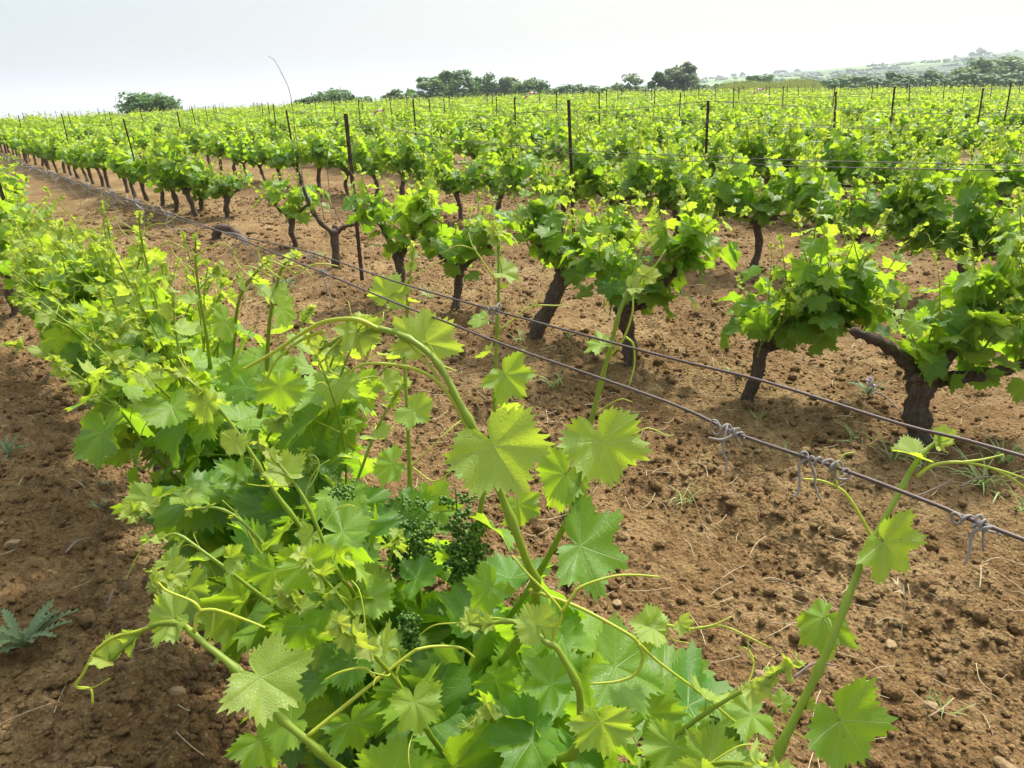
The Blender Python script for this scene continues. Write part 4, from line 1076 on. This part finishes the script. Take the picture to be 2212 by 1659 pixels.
for kx in range(0, 34):
    for j in range(-1, 10):
        u = 6.6 + 7.55 * j + rng.normal(0, .18) + u_off.get(kx, 0); v = ROW0 + ROWGAP * kx + rng.normal(0, .04); p = uv2xy(u, v); r_ = np.hypot(*p)
        if kx == 1 and j in (0, 1): 
            g = gnd(783, 612) if j == 0 else gnd(315, 437); p = g[:2]; u = p @ UD; r_ = np.hypot(*p)
        if r_ > 78 or (kx == 0 and j < 0): continue
        X, Y, D = project((p[0], p[1], 1.3))
        if D < .5 or X < -30 or X > 2240: continue
        stakes.append((kx, j, u, p[0], p[1], r_))
smesh = [stake_mesh(1.5, .025, rng) for _ in range(2)]
rowseen = {}
for i, (kx, j, u, x, y, r_) in enumerate(sorted(stakes, key=lambda q: (q[0], q[2]))):
    o = smesh[0] if i == 0 else smesh[0].copy()
    if i: COL.objects.link(o)
    o.location = (x, y, float(gz(x, y)))
    tx, ty = rng.normal(0, .02), rng.normal(0, .02)
    sz = rng.uniform(.95, 1.04)
    if kx == 1 and j == 0: tx, ty, sz = 0, -.012, 1.0
    if kx == 1 and j == 1: ty = .05
    X = project((x, y, 1))[0]
    if X > 1300: ty += .05 + .05 * (X > 1700)                                # those to the right lean a little to the left
    o.rotation_euler = (tx, -ty, rng.uniform(-.5, .5) + .6); o.scale = (1, 1, sz)
    rowseen[kx] = rowseen.get(kx, 0) + 1
    if kx == 1 and j == 0: lab = 'tallest rusty angle-iron stake, standing beside the small stubby vine'
    elif kx == 1 and j == 1: lab = 'rusty stake leaning between leafy vines left of the dead vine'
    elif kx == 0: lab = f'rusty stake of the near row at the left edge, {ORD[rowseen[kx]]} along'
    else: lab = f'dark rusty stake, {ordinal(rowseen[kx])} from the right in the {ordinal(kx)} row past the wires'
    tag(o, lab, 'stake', 'rusty stakes along the vine rows')
bpy.data.objects.remove(smesh[1])

# ---------------------------------------------------------------- wires
WA = [on_plane(x, y, .53) for x, y in ((2212, 986), (1945, 916), (1655, 825), (1438, 771), (1077, 673), (853, 608), (665, 544), (497, 505), (350, 463), (168, 397), (35, 348))]
WB = [on_plane(x, y, .47) for x, y in ((2212, 1166), (2020, 1090), (1819, 1014), (1592, 937), (1438, 867), (1098, 748), (965, 696), (874, 662), (697, 589), (525, 519), (440, 487), (330, 449), (180, 398), (35, 347))]
def end_uv(p, du):
    return p + UD3 * du
def wire(pts, r_, lab, sides=7, k_=4):
    mb = MB(); c = smooth(pts, k_); mb.tube(c, r_, sides); return tag(mb.build('trellis_wire', M['wire']), lab, 'wire', 'trellis wires')
far_end = lambda v: [np.array([*uv2xy(u, v), 1.36]) for u in (12, 22, 40)]
wire([end_uv(WA[0], -.8), end_uv(WA[0], -.3)] + WA + far_end(.53), .0013, 'upper of the two near wires crossing the whole picture')
wire([end_uv(WB[0], -.8), end_uv(WB[0], -.3)] + WB + far_end(.47), .0014, 'lower of the two near wires, hung with dried tendrils')
for kx in range(1, 13):
    for w_ in range(2 if kx <= 3 else 1):
        v = ROW0 + ROWGAP * kx + (.03 if w_ else -.03); pts = []
        for j in range(-2, 8):
            u0 = 6.6 + 7.55 * j
            for q in (0, .25, .5, .75):
                u = u0 + 7.55 * q; p = uv2xy(u, v); pts.append(np.array([p[0], p[1], float(gz(*p)) + 1.42 - (.13 + .03 * w_) * 4 * q * (1 - q) + rng.normal(0, .006)]))
        pos = 'front' if w_ == 0 else 'back'
        wire(pts, .0018 if kx < 3 else .0025, (f'{pos} wire of the pair' if kx <= 3 else 'thin wire') + f' strung on stakes of the {ordinal(kx)} row past the near wires', 4, 2)

# dried tendrils on the wires
def dried(pos, along, rng, coils=3, cr=.005, tails=(), loop=0.0):
    mb = MB(); cr *= .55; loop *= .7; al = unit(along); a = unit(np.cross(al, [0, 0, 1])); b = np.cross(a, al); pts = []
    ph_ = rng.uniform(0, 6.28, 3); w_ = 0.0
    for i in range(coils * 10 + 1):
        t = i / 10 * 2 * math.pi; r_ = cr * (1 + .35 * math.sin(i * .31 + ph_[0]) + .2 * math.sin(i * .83 + ph_[1])); w_ += .00045 * (1 + .9 * math.sin(i * .23 + ph_[2]))
        pts.append(al * (w_ - coils * .00225) + a * math.cos(t) * r_ + b * math.sin(t) * r_)
    mb.tube(pts, np.linspace(.0011, .0007, len(pts)), 5, .2, rng, rnd=.5)
    if loop:
        c0 = pts[0]; lp = [c0 + a * math.cos(t) * loop * .3 + al * (math.cos(t) - 1) * loop + b * math.sin(t) * loop for t in np.linspace(0, 6.6, 14)]
        mb.tube(lp, .0009, 5, .2, rng, rnd=.7)
    for tl in tails:
        p = [pts[rng.integers(len(pts))]] + [np.asarray(q, float) for q in tl]; mb.tube(smooth(p, 4), np.linspace(.0013, .0007, 4 * (len(p) - 1) + 1), 5, .2, rng, rnd=rng.random())
    return mb.build('dried_tendril', M['dry'], loc=pos)
DG = 'dried tendrils wound on the wires'
def wp(x, y, v): return on_plane(x, y, v)
def rel(pos, x, y): return P(x, y, project(pos)[2]) - pos
p = wp(1070, 671, .53); tag(dried(p, -UD3, rng, 3, .0065, [[rel(p, 1078, 655), rel(p, 1083, 668)], [rel(p, 1062, 690), rel(p, 1070, 695)]], .006), 'grey dried coil on the upper wire in front of a green shoot', 'dried tendril', DG)
p = wp(1585, 933, .47); tag(dried(p, -UD3, rng, 4, .006, [[rel(p, 1560, 950), rel(p, 1530, 945)], [rel(p, 1562, 970), rel(p, 1570, 1000), rel(p, 1566, 1022)]], .009), 'whitish dried coil with a round loop and dangling thread on lower wire', 'dried tendril', DG)
p = wp(1735, 982, .47); tag(dried(p, -UD3, rng, 1, .005, [[rel(p, 1727, 1005), rel(p, 1728, 1040), rel(p, 1722, 1068), rel(p, 1712, 1070)], [rel(p, 1750, 1000), rel(p, 1760, 1025), rel(p, 1762, 1055), rel(p, 1775, 1082)]]), 'dried tendril hanging in two legs from the lower wire', 'dried tendril', DG)
p = wp(1797, 1006, .47); tag(dried(p, -UD3, rng, 5, .006, [[rel(p, 1805, 1030), rel(p, 1830, 1035), rel(p, 1838, 1020)]], .004), 'tight grey dried coil on the lower wire right of the hanging pair', 'dried tendril', DG)
p = wp(2115, 1132, .47); tag(dried(p, -UD3, rng, 4, .005, [[rel(p, 2102, 1150), rel(p, 2095, 1190), rel(p, 2085, 1218)], [rel(p, 2130, 1145), rel(p, 2150, 1150)], [rel(p, 2108, 1120), rel(p, 2122, 1118), rel(p, 2124, 1190)]], .005), 'dried tendril with a long thread on the lower wire at far right', 'dried tendril', DG)
p = wp(697, 589, .47); tag(dried(p, -UD3, rng, 4, .006, [[rel(p, 705, 615), rel(p, 712, 640), rel(p, 716, 662)]]), 'dried coil with one straight hanging thread, lower wire left of centre', 'dried tendril', DG)
p = wp(680, 549, .53); tag(dried(p, -UD3, rng, 3, .006, [[rel(p, 668, 560), rel(p, 655, 545)], [rel(p, 672, 566), rel(p, 664, 540)]]), 'knotted dried tendril on the upper wire left of centre', 'dried tendril', DG)
for i, (x, y) in enumerate(((528, 521), (365, 463), (295, 437), (245, 417), (190, 400), (150, 388), (110, 374), (75, 362), (45, 352), (15, 338))):
    p = wp(x, y, .5); tl = [[rng.normal(0, .02, 3) - [0, 0, .015], rng.normal(0, .03, 3) - [0, 0, .045]] for _ in range(5 if i > 1 else 2)] + [[UD3 * rng.uniform(.03, .1) + rng.normal(0, .01, 3), UD3 * rng.uniform(.1, .2) + rng.normal(0, .015, 3)] for _ in range(3 if i > 1 else 1)]
    tag(dried(p, -UD3, rng, 4, .010, tl, .015 if i > 1 else .005), f'tangle of grey dried tendrils, {ordinal(10 - i)} from the left on the near wires', 'dried tendril', DG)

# bits of red and white tape
for x, y, d, lab in ((817, 241, 17, 'scrap of red and white tape caught among vines left of centre'), (1147, 203, 30, 'scrap of red and white tape on a stake below the big trees'), (1637, 196, 40, 'scrap of red and white tape in front of the reeds')):
    p = P(x, y, d); s = d * 14 / FPX; mb = MB(); q = np.linspace(-1, 1, 9)
    top = np.stack([q * s, .3 * s * np.sin(q * 3), q * .35 * s + .15 * s * np.cos(q * 4) + .16 * s], 1); bot = top - [0, .05 * s, .3 * s]
    V = np.vstack([top, bot, top + [0, .01, 0], bot + [0, .01, 0]]); f4 = []
    for i in range(8): f4 += [(i, i + 9, i + 10, i + 1), (i + 18, i + 19, i + 28, i + 27), (i, i + 1, i + 19, i + 18), (i + 9, i + 27, i + 28, i + 10)]
    tag(mb.add(V, None, f4) or mb.build('tape_scrap', M['tape'], loc=p), lab, 'tape')

# ---------------------------------------------------------------- weeds
def blade(mb, p, d, L, w, rng, droop=.6):
    d = unit(d); pts = []; n = 5; q = np.array(p, float)
    for i in range(n + 1):
        pts.append(q.copy()); d = unit(d + np.array([0, 0, -droop / n])); q = q + d * L / n
    pts = np.array(pts); side = unit(np.cross(d, [0, 0, 1]) + 1e-6); wd = w * np.array([.7, 1, .95, .75, .45, .05])
    V = np.vstack([pts - side * wd[:, None] / 2, pts + side * wd[:, None] / 2 + [0, 0, w * .15]]); k_ = n + 1
    mb.add(V, None, [(i, i + 1, i + 1 + k_, i + k_) for i in range(n)], rnd=rng.random(), luv=np.column_stack([V[:, 2] * 20, V[:, 0] * 10, V[:, 1] * 10]))
def jag(mb, p, d, L, w, rng):
    """a lobed, toothed rosette leaf"""
    d = unit(d); side = unit(np.cross(d, [0, 0, 1])); n = 17; V = []; 
    for i in range(n):
        t = i / (n - 1); c = p + d * L * t + np.array([0, 0, L * (.30 * t - .42 * t * t)])
        ww = w * (.25 + 1.0 * math.sin(math.pi * min(1, t * .95 + .03)) ** .8) * (1.0 if i % 2 else .38)
        f = L * .05 * (1 if i % 2 else 0)
        up = np.array([0, 0, ww * .45 + rng.normal(0, w * .1)])
        V += [c - side * ww + d * f + up, c, c + side * ww + d * f + up]
    f4 = []
    for i in range(n - 1):
        a = i * 3; f4 += [(a, a + 1, a + 4, a + 3), (a + 1, a + 2, a + 5, a + 4)]
    V = np.array(V); mb.add(V, None, f4, rnd=rng.random(), luv=V * 12)
rng = np.random.default_rng(33)
def weed_at(x, y): g = gnd(x, y); g[2] = gzf(g[0], g[1]); return g
for x, y, L, n, lab in ((62, 1420, .15, 19, 'blue-green prickly thistle rosette at the lower left edge'), (28, 1005, .10, 12, 'low dull-green weed at the left edge beyond the shaded soil'), (216, 1108, .06, 6, 'small toothed seedling on bare soil at left'),
                        (622, 622, .10, 26, 'round grey-green weed below the near wires, left of centre'), (235, 1060, .04, 6, 'tiny green weed between two seedlings at left'), (1872, 868, .09, 18, 'pale flowering weed before the thick forked trunk'), (30, 410, .18, 18, 'greyish thistle at the far left under the wires')):
    g = weed_at(x, y); mb = MB()
    for i in range(n):
        a = i * 2.4 + rng.normal(0, .2); jag(mb, np.array([0, 0, .005 + .002 * i]), [math.cos(a), math.sin(a), rng.uniform(.15, 1.1)], L * rng.uniform(.8, 1.35), L * .085, rng)
    root = empty('thistle', g); mb.build('leaf_rosette', M['weed'], root)
    if lab.startswith(('pale', 'greyish')):
        for i in range(4):
            mb = MB(); q = np.array([rng.normal(0, L * .3), rng.normal(0, L * .3), L * rng.uniform(.7, 1.1)]); mb.tube([(0, 0, 0), q], .0015, 4); lump(mb, q, .008, rng, ICO1, .2, .8); mb.build('flower_stem', M['lilac'], root)
    tag(root, lab, 'weed', 'weeds in the bare soil')
GR = [(1205, 850, .16, 16, 'green grass tuft on open soil between the two near wires'), (935, 650, .18, 22, 'long yellow-green grass tuft left of the straight trunk'), (1128, 745, .14, 14, 'grass tuft at the foot of the right-leaning trunk'),
      (2125, 1075, .22, 26, 'tall grass clump at the right picture edge'), (1990, 1030, .15, 12, 'grass tuft below the upper wire near the tall right shoot'), (1930, 1010, .16, 10, 'thin grass blades right of the tight dried coil'), (1850, 968, .14, 9, 'thin grass blades behind the two-legged dried tendril'),
      (2160, 1030, .18, 16, 'grass clump behind the upper wire at the right edge'), (2040, 1520, .07, 9, 'small grass sprig beside the egg-shaped stone'), (1640, 925, .10, 6, 'sparse grass blades above the whitish dried coil'), (1575, 830, .10, 6, 'few grass blades at the foot of the slim curved trunk'), (2010, 1500, .06, 6, 'tiny grass sprig above the egg-shaped stone'),
      (1480, 1080, .12, 10, 'yellowing grass tuft left under the whitish dried coil'), (1700, 1000, .09, 6, 'small grass sprout near the two-legged dried tendril'), (700, 560, .14, 14, 'grass beside the dead branching stump'), (1235, 745, .10, 10, 'low grass right of the leaning trunk foot'), (395, 1030, .12, 8, 'grass blades at the base of the third near-row vine'), (2200, 1130, .14, 14, 'grass beneath the wires at the far right edge')]
for x, y, L, n, lab in GR:
    g = weed_at(x, y); mb = MB()
    for i in range(n):
        a = rng.uniform(0, 6.28); blade(mb, np.array([rng.normal(0, L * .12), rng.normal(0, L * .12), -.005]), [math.cos(a) * .6, math.sin(a) * .6, rng.uniform(.6, 1.4)], L * rng.uniform(.6, 1.15), .006 * (L / .15) ** .5, rng, rng.uniform(.4, 1.6))
    tag(mb.build('grass_tuft', M['grass'], loc=g), lab, 'grass tuft', 'grass tufts in the vineyard')
def oat(base, pts, lab, heads=True):
    b = weed_at(*base); mb = MB(); D = project(b)[2]
    root = empty('dry_stalk', b); c = smooth([np.zeros(3)] + [P(x, y, D + dz) - b for x, y, dz in pts], 4); mb.tube(c, np.linspace(.0017, .0009, len(c)), 5); mb.build('stem', M['straw'], root)
    hb = MB()
    for i in range(9):
        q = c[-1 - i // 2]; d = unit(c[-1] - c[-3]) + rng.normal(0, .5, 3); blade(hb, q, d, .028, .005, rng, .3)
    hb.build('seed_head', M['straw'], root); tag(root, lab, 'dry stalk', 'dry grass stalks')
oat((1440, 1130), [(1470, 1060, -.02), (1495, 1070, -.06), (1520, 1140, -.1), (1545, 1205, -.12)], 'bleached oat stalk arching over with a drooping seed head, right of centre')
oat((1947, 1450), [(1946, 1380, 0), (1952, 1330, 0), (1955, 1290, 0), (1940, 1262, 0)], 'upright dry forked stalk beside the tall right shoot')
oat((1560, 1010), [(1540, 1040, 0), (1510, 1050, .0), (1560, 1035, -.02), (1600, 1030, -.03)], 'dry bent straw tuft lying under the whitish dried coil')
oat((1990, 790), [(1960, 770, 0), (1930, 760, 0)], 'pale dry stalk before the right-hand bushes')

# ---------------------------------------------------------------- trees and houses beyond the field
def tree(px, top, w, d, mat, lab, base=None, crown=.75, seed=0, group='trees beyond the vineyard', dense=1.0, stems=1, name='tree', squat=1.0):
    rng = np.random.default_rng(900 + seed); a = math.atan((px - 1106) / FPX)
    T_ = P(px, top - 1, d); x, y = T_[0], T_[1]; zb = float(gz(x, y)) if base is None else base; H = T_[2] - zb; Wd = w / FPX * d * .56
    root = empty(name, (x, y, zb)); tb = MB(); tips = []
    for s in range(stems):
        b0 = np.array([rng.normal(0, .12) * (stems > 1) * Wd * 3, rng.normal(0, .1) * (stems > 1) * Wd, -.2]); h0 = H * (1 - crown) * 1.2
        tb.tube(smooth([b0, b0 * .8 + [rng.normal(0, .1), 0, h0 * .6], [b0[0] * 1.4, b0[1], h0 + .3]], 4), np.linspace(H * .03 + .05, H * .018 + .03, 9) / (1 if stems == 1 else 1.8), 7, .15, rng)
        for i in range(7 if stems == 1 else 4):
            an = rng.uniform(0, 6.28); e_ = np.array([math.cos(an) * Wd * rng.uniform(.3, .8), math.sin(an) * Wd * rng.uniform(.3, .8), H * rng.uniform(1 - crown * .7, .93)])
            st_ = np.array([b0[0] * 1.4, b0[1], h0 + .2]); tb.tube(smooth([st_, (st_ + e_) / 2 + [0, 0, -.05 * H], e_], 4), np.linspace(H * .014 + .02, .02, 9), 5); tips.append(e_)
    tb.build('trunk', M['bark'], root)
    cb = MB(); cz = H * (1 - crown / 2); hz = H * crown / 2
    ncl = int(44 * dense); cl = []
    for i in range(ncl):
        q = rng.normal(0, 1, 3); q = unit(q) * rng.uniform(.35, .95) ** .6; q = q * np.array([Wd, Wd * .8, hz]) * .82
        if q[2] < 0: q[:2] *= 1 - .2 * abs(q[2] / hz)
        cl.append((q + [0, 0, cz], Wd * rng.uniform(.16, .34)))
    ls = d * .0019
    for c0, cr in cl:
        n = int(75 * dense)
        q = rng.normal(0, 1, (n, 3)); q = q / np.linalg.norm(q, axis=1)[:, None] * (rng.random((n, 1)) ** .4) * cr * np.array([1.1, 1, .8]); c = c0 + q
        nrm = unit(c0 - [0, 0, cz]) * .4 + q / (cr + 1e-6) * .6 + rng.normal(0, .5, (n, 3)) + [0, 0, .35]; nrm /= np.linalg.norm(nrm, axis=1)[:, None]
        t1 = np.cross(nrm, rng.normal(0, 1, (n, 3))); t1 /= np.linalg.norm(t1, axis=1)[:, None]; t2 = np.cross(nrm, t1); s = ls * rng.uniform(.6, 1.5, (n, 1))
        V = np.stack([c - t1 * s, c - t2 * s * .6 + nrm * s * .15, c + t1 * s, c + t2 * s * .6 + nrm * s * .15], 1).reshape(-1, 3)
        i4 = np.arange(n * 4).reshape(n, 4); cb.add(V, None, i4, rnd=np.repeat(np.clip(rng.random() * .6 + rng.random(n) * .5, 0, 1), 4))
    A = np.vstack(cb.v); hi = np.percentile(A[:, 2], 99.7); wx = np.percentile(np.abs(A[:, :2] @ [math.cos(a), -math.sin(a)]), 98.5)
    cb.v = [v_ * np.array([Wd / wx, Wd / wx, H / hi]) for v_ in cb.v]
    cb.build('crown', M[mat], root)
    return tag(root, lab, 'tree', group)
TR = [(308, 201, 108, 78, 'oak', 'lone low tree with umbrella crown and several stems at left', dict(crown=.62, stems=5, dense=1.1)), (712, 194, 96, 92, 'oak', 'rounded bushy tree behind the dead vine shoot', dict(crown=.95)), (668, 212, 40, 92, 'oak', 'small dark bush left of the rounded bushy tree', dict(crown=.95, dense=.6)),
      (752, 203, 40, 92, 'oak', 'small bush at the right end of the rounded bushy tree', dict(crown=.95, dense=.6)), (850, 194, 46, 98, 'pale', 'pale feathery shrub left of the tallest tree clump', dict(crown=.95, dense=.6)), (880, 200, 60, 110, 'oak', 'low dark shrub in front of the tallest tree clump', dict(crown=.95, dense=.7)),
      (925, 168, 84, 125, 'oak', 'broad dark oak at the left of the tallest clump', dict(crown=.9)), (985, 154, 92, 128, 'oak', 'highest rounded oak of the clump at centre left', dict(crown=.88, dense=1.2)), (1052, 162, 74, 132, 'oak', 'oak with a thin open top right of the highest one', dict(crown=.88)),
      (1100, 168, 56, 132, 'pale', 'lighter oak in the middle of the long clump', dict(crown=.9)), (1145, 172, 76, 128, 'oak', 'last tall oak at the right end of the long clump', dict(crown=.92)), (1195, 190, 60, 140, 'oak', 'low hedge shrub left of the gap with the white far houses', dict(crown=.95, dense=.7)),
      (1240, 184, 74, 140, 'oak', 'dark hedge bush with bumpy top right of the long clump', dict(crown=.95)), (1292, 186, 60, 140, 'oak', 'dark hedge bush just left of the open grey tree', dict(crown=.95, dense=.8)), (1363, 161, 72, 128, 'pale', 'open grey-green tree with a loose ragged crown', dict(crown=.85, dense=.8)),
      (1428, 157, 44, 135, 'oak', 'dark narrow tree touching the tall round one', dict(crown=.88)), (1474, 138, 66, 135, 'pale', 'tall round-headed grey-green tree right of centre', dict(crown=.86, dense=1.3)), (1410, 190, 80, 120, 'pale', 'pale low bush under the two touching trees', dict(crown=.95, dense=.6)), (1530, 190, 60, 118, 'pale', 'pale low bush between the round tree and reeds', dict(crown=.95, dense=.6)),
      (1640, 163, 60, 160, 'oak', 'dark tree showing above the reeds', dict(crown=.9, dense=.8)), (1824, 165, 72, 150, 'oak', 'low wide dark tree right of the reeds', dict(crown=.9)), (1868, 174, 60, 170, 'pale', 'faint low tree right of the wide dark one', dict(crown=.92, dense=.6)), (1906, 178, 50, 180, 'pale', 'small bush before the terracotta roofs', dict(crown=.95, dense=.6)), (1941, 157, 46, 150, 'oak', 'dark pointed tree near the terracotta roofs', dict(crown=.92)),
      (1980, 172, 64, 160, 'pale', 'pale bush between two dark pointed trees', dict(crown=.95, dense=.7)), (2018, 154, 46, 150, 'oak', 'second dark pointed tree, left of the large right wood', dict(crown=.92)), (2052, 162, 54, 160, 'oak', 'greyish tree at the left foot of the right wood', dict(crown=.92)), (2085, 150, 60, 155, 'oak', 'dark mid-height tree in the right wood', dict(crown=.92)),
      (2122, 129, 84, 160, 'oak', 'tallest broad tree of the right wood', dict(crown=.92, dense=1.2)), (2165, 148, 66, 155, 'oak', 'dark tree dipping between two taller ones at right', dict(crown=.92)), (2200, 124, 80, 160, 'oak', 'tall dark tree cut by the right picture edge', dict(crown=.92, dense=1.2))]
for i, (px, top, w, d, mt, lab, kw) in enumerate(TR): tree(px, top, w, d, mt, lab, seed=i, **kw)
# reeds: a dense stand nobody could count
mb = MB(); rng = np.random.default_rng(44)
for i in range(3600):
    px = rng.uniform(1548, 1782); d = rng.uniform(88, 98); top = np.interp(px, [1548, 1575, 1620, 1660, 1700, 1740, 1770, 1782], [184, 170, 170, 172, 167, 164, 172, 186]) + abs(rng.normal(0, 5)) + (rng.random() < .3) * rng.uniform(0, 10)
    T_ = P(px, top, d); zb = float(gz(T_[0], T_[1])); H = T_[2] - zb; b = np.array([T_[0] + rng.normal(0, .15), T_[1], zb])
    blade(mb, b, [rng.normal(0, .12), rng.normal(0, .1), 1], H, .075, rng, rng.uniform(.05, .5))
tag(mb.build('reeds', M['reed']), 'stand of tall yellow-green reeds beyond the field', 'reeds', kind='stuff')
# low scrub along the field's far edge on the right: one hedge mass
mb = MB()
for i in range(7000):
    px = rng.uniform(840, 2240) if rng.random() < .8 else rng.uniform(640, 800); d = rng.uniform(135, 190); hor = HOR - (px - 1106) * math.tan(ROLL); T_ = P(px, hor + 4 + rng.uniform(-5, 22) + 3 * math.sin(px * .05), d)
    lump(mb, T_, rng.uniform(.25, .7), rng, ICO0, .4, .8, rnd=rng.random())
tag(mb.build('hedgerow', M['oak']), 'dark scrub closing the far edge of the field', 'scrub', kind='stuff')
# far houses
def house(px, py, d, wd, lab):
    c = P(px, py, d); root = empty('house', (c[0], c[1], c[2] - wd * .5)); a = .3
    def bx(mb, x0, x1, y0, y1, z0, z1):
        V = [(x, y, z) for z in (z0, z1) for x, y in ((x0, y0), (x1, y0), (x1, y1), (x0, y1))]; mb.add(V, None, [(0, 3, 2, 1), (4, 5, 6, 7), (0, 1, 5, 4), (1, 2, 6, 5), (2, 3, 7, 6), (3, 0, 4, 7)])
    mb = MB(); bx(mb, -wd / 2, wd / 2, -wd * .3, wd * .3, -wd * .4, wd * .3); mb.build('wall', M['wall'], root, smoothed=False)
    mb = MB(); w2, y2, z0, z1 = wd * .54, wd * .36, wd * .3, wd * .5
    mb.add([(-w2, -y2, z0), (w2, -y2, z0), (w2, y2, z0), (-w2, y2, z0), (-w2, 0, z1), (w2, 0, z1)], [(0, 4, 3), (1, 2, 5)], [(0, 1, 5, 4), (2, 3, 4, 5), (0, 3, 2, 1)]); mb.build('roof', M['roof'], root, smoothed=False)
    root.rotation_euler = (0, 0, -math.atan((px - 1106) / FPX) + a); tag(root, lab, 'house', 'houses at the foot of the hill')
for px, py, d, wd, lab in ((1757, 185, 430, 8, 'small terracotta-roofed house right of the reeds'), (1806, 181, 440, 9, 'terracotta-roofed house left of the first pointed tree'), (1857, 176, 430, 9, 'terracotta-roofed house behind the pale bush at right'), (1897, 173, 440, 8, 'terracotta-roofed house next to the dark pointed tree'), (1213, 193, 420, 6, 'tiny pale house in the gap right of the oak clump'), (1240, 191, 430, 6, 'tiny pale house above the dark hedge')):
    house(px, py, d, wd, lab)

# ---------------------------------------------------------------- haze
HAZE = 0.00040
if HAZE:
    S = 9500.0; zt, zb = 95.0, -60.0
    V = [(x, y, z) for z in (zb, zt) for x, y in ((-S, -S), (S, -S), (S, S), (-S, S))]
    mb = MB(); mb.add(V, None, [(0, 3, 2, 1), (4, 5, 6, 7), (0, 1, 5, 4), (1, 2, 6, 5), (2, 3, 7, 6), (3, 0, 4, 7)])
    k = N('haze_air'); pv = k.n('VolumePrincipled'); pv.inputs['Color'].default_value = (0.84, 0.89, 0.96, 1); pv.inputs['Density'].default_value = HAZE; pv.inputs['Anisotropy'].default_value = .2
    k.t.links.new(pv.outputs[0], k.out.inputs['Volume'])
    tag(mb.build('haze', k.m, smoothed=False), 'pale haze over the vineyard and hills', 'haze', kind='stuff')
